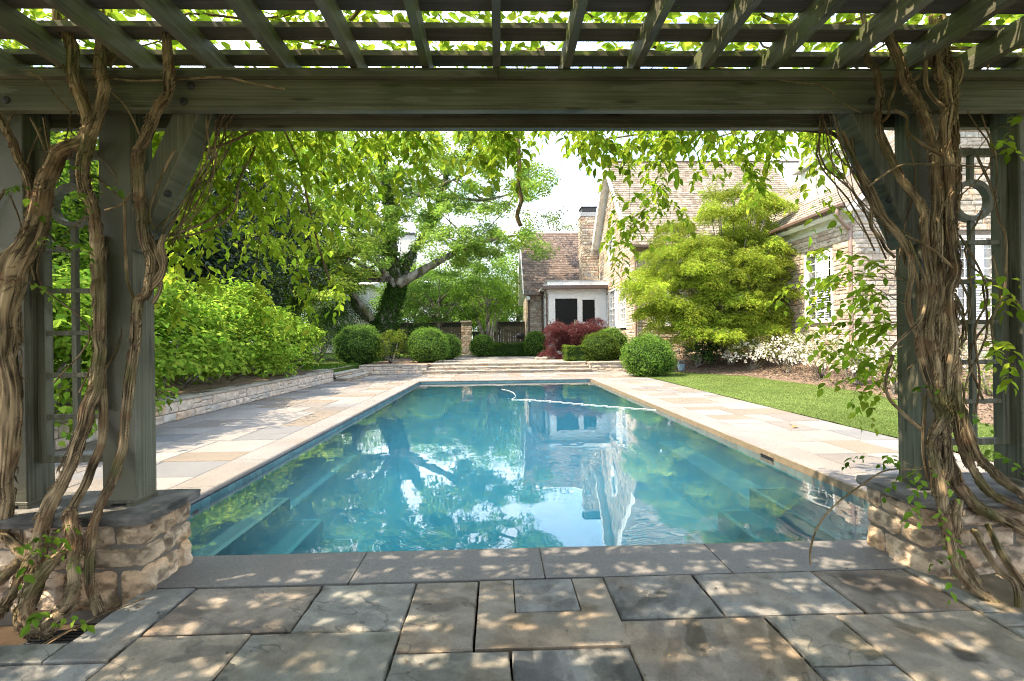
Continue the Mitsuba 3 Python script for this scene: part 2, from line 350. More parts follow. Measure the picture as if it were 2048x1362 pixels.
# ------------------------------------------------------------------ ground
PX0, PX1, PY0, PY1 = -2.82, 3.34, 3.36, 17.95        # pool opening (edge of the coping)
TER = 0.42                                            # height of beds, terrace above the deck
WZ = -0.09                                           # water level


def grid(x0, x1, y0, y1, nx, ny, zf):
    X, Y = np.meshgrid(np.linspace(x0, x1, nx + 1), np.linspace(y0, y1, ny + 1), indexing='ij')
    V = np.stack([X, Y, zf(X, Y)], -1).reshape(-1, 3)
    i, j = np.meshgrid(np.arange(nx), np.arange(ny), indexing='ij'); k = ny + 1
    q = np.stack([i * k + j, (i + 1) * k + j, (i + 1) * k + j + 1, i * k + j + 1], -1).reshape(-1, 4)
    return V, np.vstack([q[:, [0, 1, 2]], q[:, [0, 2, 3]]])


def lump(X, Y, s, a, seed=0): return a * (meshkit.fbm(np.stack([X * s, Y * s, X * 0 + seed], -1), 3) - .5)
# far ground: a big sheet with a hole for the pool area
gr_ = [bx(-400, 400, 22.9, 400, .0, .40), bx(-400, 400, -400, -4, .0, .40), bx(-400, -6.2, -4, 22.9, .0, .40), bx(9.6, 400, -4, 22.9, -.9, -.3)]
struct('ground', cat(gr_), 'mat_turf')
X0L = -5.97
bedL = grid(-16, X0L - .12, -4, 18.2, 50, 90, lambda X, Y: .405 + .25 * np.clip((-X - 6.1) / 5, 0, 1) + lump(X, Y, 2, .1))
struct('planting_bed', bedL, 'mat_mulch', True)
bedR_poly = [(5.75, 20.9), (7.15, 20.3), (8.79, 17.96), (9.05, 14.2), (8.95, 11.6), (8.4, 10.0), (7.6, 8.2), (7.2, 6)]


def lawn_right(Y): return np.interp(Y, [2, 6, 8.2, 10, 11.6, 14.2, 17.96, 20.3, 20.9], [7.0, 7.2, 7.6, 8.4, 8.95, 9.05, 8.79, 7.15, 5.75])
bedR = grid(5.2, 22, -4, 23.3, 90, 110, lambda X, Y: np.clip((X - lawn_right(Y)) * .13, -.18, .42) + lump(X, Y, 3, .07, 4) + np.clip((Y - 20.5) * .15, 0, .3) * (X > 5.6))
struct('mulch_bed', bedR, 'mat_mulch', True)
LX0 = 5.42
lawn = grid(0, 1, 1, 20.9, 40, 120, lambda X, Y: X * 0)
lv_ = lawn[0]; xr = lawn_right(lv_[:, 1]); lv_[:, 0] = LX0 + lv_[:, 0] * (xr - LX0); lv_[:, 2] = .012 + lump(lv_[:, 0], lv_[:, 1], 1.2, .03, 2)
struct('lawn', lawn, 'mat_lawn', True)
struct('subsoil', bx(-3.6, 4.2, 1.9, 3.3, -.30, -.16), 'mat_soil')

# ------------------------------------------------------------------ paving
rngP = np.random.default_rng(11)


def slab(x0, x1, y0, y1, z=0.0, th=.05, gap=.0055, c=.005, tone=None, jit=0.0, rng=rngP, key='patio__flagstone', m='mat_flag', tilt=.0015, n=1):
    """a paving stone with slightly ragged, eased edges."""
    x0 += gap; x1 -= gap; y0 += gap; y1 -= gap
    k = n
    t = np.linspace(0, 1, k + 1)[:-1]
    e = np.concatenate([np.stack([x0 + (x1 - x0) * t, 0 * t + y0], 1), np.stack([0 * t + x1, y0 + (y1 - y0) * t], 1), np.stack([x1 - (x1 - x0) * t, 0 * t + y1], 1), np.stack([0 * t + x0, y1 - (y1 - y0) * t], 1)])
    ctr = np.array([(x0 + x1) / 2, (y0 + y1) / 2])
    if jit: e = e + rng.normal(size=e.shape) * jit
    s = np.array([x1 - x0, y1 - y0]); inn = ctr + (e - ctr) * (1 - 2 * c / s)
    zt = z + (rng.random() - .5) * 2 * tilt + (inn - ctr) @ (rng.normal(size=2) * tilt)
    N = len(e)
    V = np.vstack([np.column_stack([e, np.full(N, z - th)]), np.column_stack([e, np.mean(zt) - c + 0 * zt]), np.column_stack([inn, zt]), [[*ctr, zt.mean()]]])
    i = np.arange(N); j = (i + 1) % N
    Fc = np.vstack([np.stack([i, j, N + j], 1), np.stack([i, N + j, N + i], 1), np.stack([N + i, N + j, 2 * N + j], 1), np.stack([N + i, 2 * N + j, 2 * N + i], 1), np.stack([2 * N + i, 2 * N + j, 0 * i + 3 * N], 1)])
    tone = rng.random() if tone is None else tone
    return put(key, (V, Fc), m, uv=np.tile([tone, rng.random()], (len(V), 1)))


def guillotine(x0, x1, y0, y1, rng, mn, mx):
    w, h = x1 - x0, y1 - y0
    if (w <= mx and h <= mx * .8 and w * h < mx * mx * .55) or (w < 2 * mn and h < 2 * mn): return [(x0, x1, y0, y1)]
    if (w > h and w >= 2 * mn) or h < 2 * mn:
        s = x0 + np.clip(rng.uniform(.3, .7) * w, mn, w - mn)
        return guillotine(x0, s, y0, y1, rng, mn, mx) + guillotine(s, x1, y0, y1, rng, mn, mx)
    s = y0 + np.clip(rng.uniform(.3, .7) * h, mn, h - mn)
    return guillotine(x0, x1, y0, s, rng, mn, mx) + guillotine(x0, x1, s, y1, rng, mn, mx)


# near patio under the pergola: joints as in the photograph
patio_bed = Polygon([(-9, -4), (9, -4), (9, 2.94), (-9, 2.94)]).difference(sbox(-3.4, -2.05, 2.42, 3.0)).difference(sbox(2.53, 4.0, 2.45, 3.0))
pm = trimesh.creation.extrude_polygon(patio_bed, .08, engine='earcut'); pm.apply_translation([0, 0, -.087])
struct('patio', pm, 'mat_mortar')
near = [(-1.75, -1.03, 2.47, 2.925, .70), (-1.03, -.49, 2.45, 2.925, .30), (-.49, -.13, 2.27, 2.925, .62), (.60, 1.13, 2.49, 2.94, .26), (1.13, 1.85, 2.49, 2.94, .12),
        (1.85, 2.41, 2.48, 2.94, .74), (-1.75, -1.21, 1.78, 2.46, .55), (-1.21, -.49, 1.95, 2.45, .38), (-.49, .04, 1.72, 2.265, .30), (.04, .58, 1.80, 2.265, .20), (.58, 1.32, 1.86, 2.48, .58), (1.32, 1.68, 2.09, 2.48, .33), (1.32, 1.68, 1.55, 2.09, .18), (1.68, 2.41, 1.80, 2.48, .60),
        (-2.5, -1.75, 1.7, 2.27, .22), (2.41, 3.2, 1.7, 2.33, .28), (3.2, 4.1, 1.5, 2.33, .5), (-3.4, -2.5, 1.6, 2.27, .4)]
for a in near: slab(*a[:4], tone=a[4], jit=.0022, n=6, c=.008)
slab(-2.04, -1.75, 2.27, 2.925, z=.004, tone=.05, n=6, jit=.0015); slab(-3.4, -2.04, 2.27, 2.42, z=.004, tone=.3, n=6, jit=.0015)
slab(2.42, 2.525, 2.45, 2.94, z=.004, tone=.3, n=6, jit=.0015); slab(2.41, 4.1, 2.33, 2.45, z=.004, tone=.26, n=6, jit=.0015)
for rc in ((-4.6, -1.75, -3.5, 1.6), (-1.75, .58, -3.5, 1.70), (.58, 4.6, -3.5, 1.48)):
    for a in guillotine(*rc, rngP, .4, .95): slab(*a)
sp_ = Polygon([(-.123, 2.277), (.593, 2.277), (.593, 2.918), (.415, 2.918), (.415, 2.568), (.068, 2.568), (.068, 2.918), (-.123, 2.918)])
nm_ = trimesh.creation.extrude_polygon(sp_, .05, engine='earcut'); nm_.apply_translation([0, 0, -.05]); put('patio__flagstone', nm_, 'mat_flag', uv=flatuv(nm_, .62), label='flagstone notched round the dark access lid')
lid = thing('skimmer_lid', 'square dark slate access lid set into the paving in front of the pool', 'access lid')
put(lid + '__panel', bx(.075, .408, 2.575, 2.913, -.04, .0045, .004), 'mat_flag', uv=np.tile([.02, .3], (24, 1)))
# pool coping
rngC = np.random.default_rng(5)
bed2 = Polygon([(X0L, 2.93), (LX0, 2.93), (LX0, 21.9), (X0L, 21.9)]).difference(sbox(PX0 - .05, PX1 + .05, PY0 - .05, PY1 + .05)).difference(sbox(-3.4, -2.05, 2.9, 3.0))
bm = trimesh.creation.extrude_polygon(bed2, .08, engine='earcut'); bm.apply_translation([0, 0, -.089])
struct('pool_deck', bm, 'mat_mortar')
CW = .40


def coping(x0, x1, y0, y1, side):
    """bullnosed stone: side = direction of the pool seen from the stone."""
    g_ = .004; x0 += g_; x1 -= g_; y0 += g_; y1 -= g_
    r_ = .045; prof = [(0, -.02), (0, -.062)] if False else None
    a = np.linspace(-PI / 2, PI / 2, 7)
    nose = np.stack([np.cos(a) * .028, -.028 + np.sin(a) * .028], 1)           # out, z
    wide = CW
    pts = np.vstack([[[-wide, -.056]], nose, [[-wide, 0.0]]])
    k = len(pts)
    if side in 'EW':
        s = 1 if side == 'E' else -1; e = x1 - .028 if side == 'E' else x0 + .028
        A = np.stack([e + s * pts[:, 0], np.full(k, y0), pts[:, 1]], 1); B = A.copy(); B[:, 1] = y1
        A[[0, -1], 0] = B[[0, -1], 0] = x0 if side == 'E' else x1
    else:
        s = 1 if side == 'N' else -1; e = y1 - .028 if side == 'N' else y0 + .028
        A = np.stack([np.full(k, x0), e + s * pts[:, 0], pts[:, 1]], 1); B = A.copy(); B[:, 0] = x1
        A[[0, -1], 1] = B[[0, -1], 1] = y0 if side == 'N' else y1
    V = np.vstack([A, B]); i = np.arange(k); j = (i + 1) % k
    Fc = np.vstack([np.stack([i, j, k + j], 1), np.stack([i, k + j, k + i], 1), np.stack([0 * i[1:-1], i[1:-1] + 1, i[1:-1]], 1), np.stack([0 * i[1:-1] + k, k + i[1:-1], k + i[1:-1] + 1], 1)])
    m = trimesh.Trimesh(V, Fc, process=False); m.fix_normals()
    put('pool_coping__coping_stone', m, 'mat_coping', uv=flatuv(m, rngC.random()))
labels['pool_coping'] = {'kind': 'structure', 'label': 'pale bullnosed limestone coping round the swimming pool', 'category': 'coping'}
labels['pool_coping'] = {'kind': 'structure'}
for x0, x1 in ((-3.2, -2.05), (-2.05, -.89), (-.89, .26), (.26, 1.38), (1.38, 2.52), (2.52, 3.72)): coping(x0, x1, 2.935, PY0 + .028, 'N')
ys = [PY0 + .03, 5.0, 6.15, 7.35, 8.5, 9.7, 10.9, 12.1, 13.3, 14.5, 15.7, 16.8, PY1 - .03]
for a, b in zip(ys, ys[1:]): coping(PX0 - CW, PX0 + .028, a, b, 'E'); coping(PX1 - .028, PX1 + CW, a + .01, b + .01, 'W')
for a, b in zip(np.linspace(-3.22, 3.74, 7), np.linspace(-3.22, 3.74, 7)[1:]): coping(a, b, PY1 - .028, PY1 + CW, 'S')
# deck flagstones
rngD = np.random.default_rng(8)
dk = dict(key='pool_deck__flagstone', rng=rngD, m='mat_deck', gap=.008)
def tone_d(): return rngD.random()
for a in guillotine(X0L, PX0 - CW, 3.0, 21.7, rngD, .5, 1.25): slab(*a, tone=tone_d(), **dk)
for a in guillotine(PX1 + CW, LX0, 2.94, 21.7, rngD, .42, 1.05): slab(*a, tone=tone_d(), **dk)
for a in guillotine(PX0 - CW, PX1 + CW, PY1 + CW, 21.7, rngD, .5, 1.2): slab(*a, tone=tone_d(), **dk)

# ------------------------------------------------------------------ pool
FL = -1.15
bw = .3
B0x, B1x, B0y, B1y = PX0 + .02, PX1 - .02, PY0 + .02, PY1 - .02
walls = [bx(B0x - bw, B0x, B0y - bw, B1y + bw, FL - .2, -.058), bx(B1x, B1x + bw, B0y - bw, B1y + bw, FL - .2, -.058), bx(B0x, B1x, B0y - bw, B0y, FL - .2, -.058), bx(B0x, B1x, B1y, B1y + bw, FL - .2, -.058), bx(B0x, B1x, B0y, B1y, FL - .2, FL)]
struct('pool_basin', cat(walls), 'mat_plaster')
# steps at both near corners and the long side benches, under water
ST = []
def step(x0, x1, y0, y1, z):
    put('pool_basin__step', bx(x0, x1, y0, y1, FL - .01, z, .012), 'mat_step')
    s_ = x0 < 0; xe = x1 if s_ else x0
    put('pool_basin__step_edge', cat([bx(min(xe, xe - .055 * (1 if s_ else -1)), max(xe, xe - .055 * (1 if s_ else -1)), y0, y1 - .055, z + .001, z + .005), bx(max(x0, x1 - .42) if s_ else x0, x1 if s_ else min(x1, x0 + .42), y1 - .055, y1, z + .001, z + .005)]), 'mat_nosing')
for k, (w, z) in enumerate(((.42, -.36), (.80, -.60), (1.18, -.82), (1.56, -1.0))):
    step(B0x - .01, B0x + w, B0y - .01, 5.75 - k * .02, z); step(B1x - w, B1x + .01, B0y - .01, 5.75 - k * .02, z)
put('pool_basin__bench', bx(B0x - .01, B0x + .40, 5.74, 8.6, FL - .01, -.50, .012), 'mat_plaster')
put('pool_basin__bench', bx(B1x - .40, B1x + .01, 5.74, 9.2, FL - .01, -.50, .012), 'mat_plaster')
put('pool_basin__bench', bx(B0x - .01, B0x + .9, B1y - .5, B1y + .01, FL - .01, -.50, .012), 'mat_plaster')
rngT = np.random.default_rng(3)
def tile(x0, x1, y0, y1):
    m = bx(x0, x1, y0, y1, -.20, -.060, .002); put('pool_basin__tile', m, 'mat_tile', uv=flatuv(m, rngT.random()))
for y in np.arange(B0y + .01, B1y - .1, .152):
    tile(B0x - .002, B0x + .008, y, y + .149); tile(B1x - .008, B1x + .002, y, y + .149)
tt = [(x, x + .297) for x in np.arange(B0x + .01, B1x - .2, .3)]
for a, b in tt: tile(a, b, B1y - .008, B1y + .002)
put('pool_basin__skimmer_opening', bx(B1x - .012, B1x + .05, 5.95, 6.25, -.15, -.068), 'mat_dark')
put('pool_basin__return_fitting', bx(B0x - .01, B0x + .02, 4.62, 4.70, -.16, -.12, .008), 'mat_dark')
# water sheet with gentle ripples
def ripple(X, Y):
    d = np.clip((Y - PY0) / 14, 0, 1)
    q = np.stack([X * 2.3, Y * 2.3, X * 0], -1)
    return WZ + .0012 * (meshkit.fbm(q, 2, 1) - .5) + .0005 * (meshkit.noise(q * 3.7, 4) - .5)
wv = grid(B0x, B1x, B0y, B1y, 190, 420, ripple)
struct('pool_water', wv, 'mat_water', True)
scene['pool_medium'] = {'type': 'homogeneous', 'albedo': {'type': 'rgb', 'value': [.09, .44, .68]}, 'sigma_t': {'type': 'rgb', 'value': [.95, .36, .30]}}
# hose of the pool cleaner floating on the water
hp = [onz(u, v, WZ + .01) for u, v in ((1003, 778), (1014, 780), (1026, 785), (1031, 793), (1024, 799), (1045, 799), (1100, 802), (1164, 808), (1250, 815), (1312, 819.5))]
hz = thing('pool_cleaner_hose', 'thin white pool cleaner hose floating across the far water', 'hose')
v_, f_, t_ = tube(hp, .0042, 6, 90); put(hz + '__hose', (v_, f_), 'mat_hose', True)
for u, v in ((1060, 800), (1100, 802), (1164, 808), (1250, 815)):
    m = trimesh.creation.icosphere(2, .012); m.apply_scale([2.4, .9, .8]); m.apply_translation(onz(u, v, WZ + .015)); put(hz + '__float', m, 'mat_hose', True)

# ------------------------------------------------------------------ pergola
pg = thing('pergola', 'dark olive timber pergola with rafters and knee braces over the near pool end', 'pergola')
rngW = np.random.default_rng(21)
def timber(part, m, material='mat_wood'):
    """boards: uv.x = tone, uv.y = across-grain coordinate."""
    m = m if hasattr(m, 'vertices') else trimesh.Trimesh(*m, process=False)
    v = np.asarray(m.vertices); e = np.ptp(v, axis=0); ax = np.argsort(e)[1]
    return put(pg + '__' + part, m, material, uv=np.column_stack([np.full(len(v), rngW.random()), v[:, ax]]))
RZ = 3.0
XL, XR = -4.4, 4.9
for x0 in (-2.96, -2.34, 2.605, 3.245):
    timber('post', bx(x0, x0 + .19, 3.01, 3.2, .47, 2.98, .006))
    timber('post_base', cat([bx(x0 - .004, x0 + .194, 3.006, 3.204, .468, .49, .003), bx(x0 - .004, x0 + .05, 3.006, 3.204, .452, .468), bx(x0 + .14, x0 + .194, 3.006, 3.204, .452, .468)]))
    timber('post', bx(x0, x0 + .19, -1.9, -1.71, 0, 2.98, .006))
timber('beam', bx(XL, XR, 2.955, 3.008, 2.763, 2.941, .003)); timber('beam', bx(XL, XR, 3.202, 3.255, 2.763, 2.941, .003))
timber('trim', bx(XL, .02, 2.915, 3.03, 2.942, 2.979, .004)); timber('trim', bx(.022, XR, 2.915, 3.03, 2.942, 2.979, .004))
timber('ledger', bx(XL, XR, 2.93, 3.28, 2.98, 2.998, .002))
timber('beam', bx(XL, XR, -1.96, -1.902, 2.763, 2.998, .003)); timber('beam', bx(XL, XR, -1.708, -1.65, 2.763, 2.998, .003))
for k in range(-10, 12):
    x = .012 + k * .4145
    timber('rafter', bx(x - .022, x + .022, -2.4, 3.62, RZ, RZ + .14, .003))
for k in range(-19, 3):
    y = 2.79 + k * .271 + rngW.normal() * .004
    m = bx(XL, XR, y, y + .122, RZ + .141, RZ + .176, .003)
    timber('slat', m, 'mat_slat')


def brace(xa, xb, s):
    """knee brace from the post (xa, z 2.05) up to the beam (xb, z 2.76)."""
    m = obox((xa, 3.105, 1.98), (xb, 3.105, 2.86), .185, .15, .006, up=(0, 1, 0))
    m = obox((xa, 3.105, 1.98), (xb, 3.105, 2.86), .14, .185, .006, up=(0, 1, 0))
    m = trimesh.intersections.slice_mesh_plane(m, [s, 0, 0], [xa, 0, 0], cap=True, engine='earcut') if False else m
    timber('brace', m)
brace(-2.19, -1.79, 1); brace(2.63, 2.23, -1)
def bolt(p, n, r=.022):
    m = trimesh.creation.icosphere(2, r); m.vertices[:, 2] *= .55
    M = trimesh.geometry.align_vectors([0, 0, 1], n); m.apply_transform(M); m.apply_translation(p); put(pg + '__bolt', m, 'mat_iron', True)
for u, v in ((382, 172), (367, 203), (12, 200), (1744, 202), (1757, 175)): bolt(ony(u, v, 2.953), [0, -1, 0])
bolt((2.43, 3.03, 2.24), [-.85, -.3, -.4]); bolt((2.47, 3.16, 2.2), [-.85, -.3, -.4]); bolt((-1.95, 3.03, 2.3), [.85, -.3, -.4])


def trellis(x0, x1):
    t = pg + '__' + fresh(pg + '__trellis').split('__')[1]
    cx = (x0 + x1) / 2
    def bar(m, nm='bar'):
        v = np.asarray(m.vertices); put(t + '__' + nm, m, 'mat_wood', uv=np.column_stack([np.full(len(v), rngW.random()), v[:, 0]]))
    y0, y1 = 3.08, 3.125
    bar(bx(x0, x0 + .05, y0, y1, .70, 2.58, .003), 'stile'); bar(bx(x1 - .05, x1, y0, y1, .70, 2.58, .003), 'stile')
    bar(bx(x0 + .05, x1 - .05, y0, y1, 2.535, 2.58, .003), 'rail'); bar(bx(x0 + .05, x1 - .05, y0, y1, .70, .74, .003), 'rail')
    for z in (1.985, 1.735, 1.48, 1.225, .975): bar(bx(x0 + .05, x1 - .05, y0 + .006, y1 - .006, z - .014, z + .014, .002))
    bar(bx(cx - .017, cx + .017, y0 + .009, y1 - .009, .74, 2.13, .002), 'mullion'); bar(bx(cx - .017, cx + .017, y0 + .009, y1 - .009, 2.375, 2.535, .002), 'mullion')
    a = np.linspace(0, 2 * PI, 41)[:-1]
    pr_ = trimesh.creation.annulus(.102, .132, .05, sections=48); pr_.apply_transform(trimesh.transformations.rotation_matrix(PI / 2, [1, 0, 0])); pr_.apply_translation([cx, 3.1025, 2.25])
    bar(pr_, 'ring')
    for s, xa in ((-1, x0 + .05), (1, x1 - .05)):
        bar(bx(min(xa, cx + s * .125), max(xa, cx + s * .125), y0 + .009, y1 - .009, 2.237, 2.263, .002))
trellis(-2.768, -2.342); trellis(2.797, 3.243)

# ------------------------------------------------------------------ piers
def rock(x0, x1, y0, y1, z0, z1, rng, n=3, rnd=.16, amp=.016):
    """rock-faced block: pitched arrises, flat chisel facets."""
    m = trimesh.creation.box([2, 2, 2])
    for _ in range(n): m = m.subdivide()
    v = np.asarray(m.vertices); s = np.array([x1 - x0, y1 - y0, z1 - z0]) / 2; c = np.array([x0 + x1, y0 + y1, z0 + z1]) / 2
    r_ = np.minimum(.011 / s, .5); a = np.abs(v); cl = np.minimum(a, 1 - r_); d = (a - cl) / r_
    L = np.linalg.norm(d, axis=1, keepdims=True); q = np.sign(v) * (cl + np.where(L > 1, d / np.maximum(L, 1e-9), d) * r_)
    w = q * s + c; nrm = unit(np.sign(v) * np.maximum(a - .85, 0) + 1e-6)
    edge = np.minimum.reduce([np.sort((1 - a) * s, axis=1)[:, 1]]) ; swell = np.clip(edge / .035, 0, 1) ** .6          # drops towards the joints
    pts = rng.uniform(-1, 1, (9, 3)) * s + c; nn = rdir(rng, 9); near_ = np.argmin(np.linalg.norm(w[:, None] - pts[None], axis=2), axis=1)
    facet = ((w - pts[near_]) * nn[near_]).sum(1)
    f1 = meshkit.fbm(w * 22 + rng.random(3) * 50, 3) - .5
    w = w + nrm * (amp * (swell - .45) + .30 * np.clip(facet, -.05, .05) * swell + .5 * amp * f1 + rng.normal(size=len(w)) * .0012)[:, None]
    return trimesh.Trimesh(w, m.faces, process=False)
def cap_slab(x0, x1, y0, y1, z0, z1, rng, key, m='mat_cap', n=4, amp=.010):
    mm = rock(x0, x1, y0, y1, z0, z1, rng, n, amp=amp)
    v = np.asarray(mm.vertices); top = v[:, 2] > z1 - .012
    v[top, 2] = z1 - .004 + (v[top, 2] - z1) * .25; mm.vertices = v
    return put(key, mm, m, uv=flatuv(mm, rng.random()))


def pier(name, label, xi, xo, seed):
    """xi: the face towards the pool middle, xo: outer end."""
    rng = np.random.default_rng(seed)
    t = thing(name, label, 'stone pier'); s = 1 if xo < xi else -1           # s>0: inner face looks +x
    x_lo, x_hi = min(xi, xo), max(xi, xo)
    Y0, Y1 = 2.86, 3.32
    put(t + '__core', bx(x_lo + .018, x_hi - .018, Y0 + .018, Y1 - .018, -.25, .39), 'mat_walljoint')
    zs = [-.10, .14, .265, .395]
    for k in range(3):
        z0, z1 = zs[k] + .009, zs[k + 1] - .009
        # corner block, then the inner face along y and the front along x
        d1 = rng.uniform(.20, .34) if k != 1 else rng.uniform(.16, .2)
        ds = rng.uniform(.1, .15)
        xc = xi - s * (rng.uniform(.12, .17) if k != 1 else .30)
        def blk(xa, xb, ya, yb, za=z0, zb=z1):
            m = rock(min(xa, xb), max(xa, xb), ya, yb, za, zb, rng); put(t + '__stone', m, 'mat_pier', uv=flatuv(m, rng.choice([.15, .3, .4, .5, .6])))
        blk(xi, xc, Y0, Y0 + d1)
        y = Y0 + d1 + .016
        while y < Y1 - .03:
            e = min(y + rng.uniform(.1, .24), Y1)
            if Y1 - e < .08: e = Y1
            blk(xi, xi - s * .12, y, e); y = e + .016
        x = xc - s * .018
        while abs(x - xo) > .05:
            e = x - s * rng.uniform(.16, .36)
            if (e - xo) * s < .12: e = xo
            if z1 - z0 > .2 and rng.random() < .5:
                zm = (z0 + z1) / 2; blk(x, e, Y0, Y0 + .13, z0, zm - .004); blk(x, e, Y0, Y0 + .13, zm + .004, z1)
            else: blk(x, e, Y0, Y0 + .13)
            x = e - s * .018
    cap_slab(x_lo - .045, x_hi + .045, Y0 - .04, Y1 + .035, .395, .455, rng, t + '__cap')
pier('stone_pier', 'low rock-faced stone pier with dark cap under the left pergola posts', -2.01, -3.3, 41)
pier('stone_pier', 'low rock-faced stone pier with dark cap under the right pergola posts', 2.475, 3.9, 42)
gt = thing('drain_grate', 'small black slotted drain grate beside the left pier among vine roots', 'drain grate')
for k in range(9):
    y = 2.44 + k * .026
    put(gt + '__bar', bx(-2.36, -2.07, y, y + .013, -.085, -.07, .002), 'mat_iron')
put(gt + '__frame', cat([bx(-2.375, -2.36, 2.43, 2.69, -.088, -.068), bx(-2.07, -2.055, 2.43, 2.69, -.088, -.068)]), 'mat_iron')

# ------------------------------------------------------------------ dressed stone walls
def ashlar(L, H, rng, hs=(.11, .2), ls=(.16, .42), split=.25):
    out, z = [], 0.0
    while z < H - .02:
        h = rng.uniform(*hs)
        if H - (z + h) < hs[0] * .7: h = H - z
        x = -rng.uniform(0, ls[0])
        while x < L:
            l = rng.uniform(*ls) * (1.0 if h > np.mean(hs) else 1.15); e = min(x + l, L)
            if L - e < ls[0] * .5: e = L
            a = max(x, 0)
            if e - a > .02:
                if h > hs[0] * 1.5 and rng.random() < split:
                    zm = z + h * rng.uniform(.4, .6); out += [(a, e, z, zm), (a, e, zm, z + h)]
                else: out.append((a, e, z, z + h))
            x = e
        z += h
    return out
def piece(O, Ud, Nd, a, b, z0, z1, dep, rng, gap=.007, ins=.02, bulge=.016):
    O, Ud, Nd = (np.asarray(q, float) for q in (O, Ud, Nd)); Z = np.array([0, 0, 1.0])
    a += gap; b -= gap; z0 += gap; z1 -= gap
    i_ = min(ins, (b - a) * .3, (z1 - z0) * .3)
    def P(x, z, n): return O + Ud * x + Z * z + Nd * n
    V = [P(a, z0, -.04), P(b, z0, -.04), P(b, z1, -.04), P(a, z1, -.04)]
    V += [P(x, z, dep * rng.uniform(.35, .6)) for x, z in ((a, z0), (b, z0), (b, z1), (a, z1))]
    V += [P(x + rng.normal() * i_ * .25, z + rng.normal() * i_ * .25, dep + rng.uniform(-.3, .6) * bulge) for x, z in ((a + i_, z0 + i_), (b - i_, z0 + i_), (b - i_, z1 - i_), (a + i_, z1 - i_))]
    V += [P((a + b) / 2 + rng.normal() * i_ * .6, (z0 + z1) / 2, dep + rng.uniform(0, 1.1) * bulge)]
    Fc = []
    for k in range(4):
        j = (k + 1) % 4
        Fc += [[k, j, 4 + j], [k, 4 + j, 4 + k], [4 + k, 4 + j, 8 + j], [4 + k, 8 + j, 8 + k], [8 + k, 8 + j, 12]]
    m = trimesh.Trimesh(np.array(V), Fc, process=False)
    if np.dot(np.cross(Ud, Z), Nd) < 0: m.invert()
    return m


def lay(key, O, Ud, Nd, rects, rng, shape=None, holes=(), dep=.03, m='mat_stone', most=290, tones=None, face=None):
    """stones of a wall: one entry each up to `most` (nearest to the camera), the others one stuff part."""
    todo = []
    for a, b, z0, z1 in rects:
        for (ha, hb, hz0, hz1) in holes:
            if a < hb and b > ha and z0 < hz1 and z1 > hz0:
                if z0 >= hz0 - .03 and z1 <= hz1 + .03 or True:
                    if a < ha and b > hb: todo.append((hb, b, z0, z1)); b = ha
                    elif a < ha: b = ha
                    elif b > hb: a = hb
                    else: a = b = 0
        if b - a < .05: continue
        if shape is not None:
            q = shape.intersection(sbox(a, z0, b, z1))
            if q.is_empty: continue
            a, z0, b, z1 = q.bounds
            if q.area < .55 * (b - a) * (z1 - z0) or b - a < .05 or z1 - z0 < .04: continue
        todo.append((a, b, z0, z1))
    ms = [piece(O, Ud, Nd, *q, dep * rng.uniform(.7, 1.2), rng) for q in todo]
    tn = [rng.random() if tones is None else rng.choice(tones) for _ in ms]
    order = sorted(range(len(ms)), key=lambda i: np.linalg.norm(ms[i].vertices[12] - CAM))
    rest = []
    for c, i in enumerate(order):
        if c < most: put(key + '__stone', ms[i], m, uv=flatuv(ms[i], tn[i]))
        else: rest.append(i)
    if rest:
        uv = np.vstack([flatuv(ms[i], tn[i]) for i in rest])
        put(key + '__stonework', cat([ms[i] for i in rest]), m, uv=uv, kind='stuff')


rngS = np.random.default_rng(77)
# left retaining wall (runs away from the camera, faces the pool)
rw = thing('retaining_wall', 'low cream stone retaining wall along the left deck below the leafy shrubs', 'retaining wall')
put(rw + '__backing', bx(X0L - .35, X0L - .012, 1.0, 18.2, -.1, .36), 'mat_walljoint')
lay(rw, (X0L, 1.0, 0), (0, 1, 0), (1, 0, 0), ashlar(17.2, .355, rngS, (.09, .17), (.16, .42)), rngS, dep=.02, tones=[.4, .5, .55, .6, .92, .45])
y = 1.0
while y < 18.2:
    e = min(y + rngS.uniform(.7, 1.2), 18.2); cap_slab(X0L - .36, X0L + .045, y + .004, e - .004, .356, .415, rngS, rw + '__capstone', 'mat_ledge', 3, .006); y = e
# corner stairs to the left lawn
cs = thing('garden_steps', 'short stone steps climbing left between the retaining walls at the far deck corner', 'steps')
for k in range(3):
    x = X0L + .55 - k * .42; z1 = .14 * (k + 1)
    put(cs + '__riser', bx(x - 2.2, x - .05, 18.25, 21.6, z1 - .14, z1 - .055), 'mat_walljoint')
    lay(cs, (x - .05, 18.25, z1 - .145), (0, 1, 0), (1, 0, 0), ashlar(3.35, .09, rngS, (.08, .1), (.3, .6), 0), rngS, dep=.02)
    for a in np.arange(18.25, 21.5, .838): cap_slab(x - .46, x, a + .004, a + .834, z1 - .055, z1, rngS, cs + '__tread', 'mat_ledge', 3, .006)
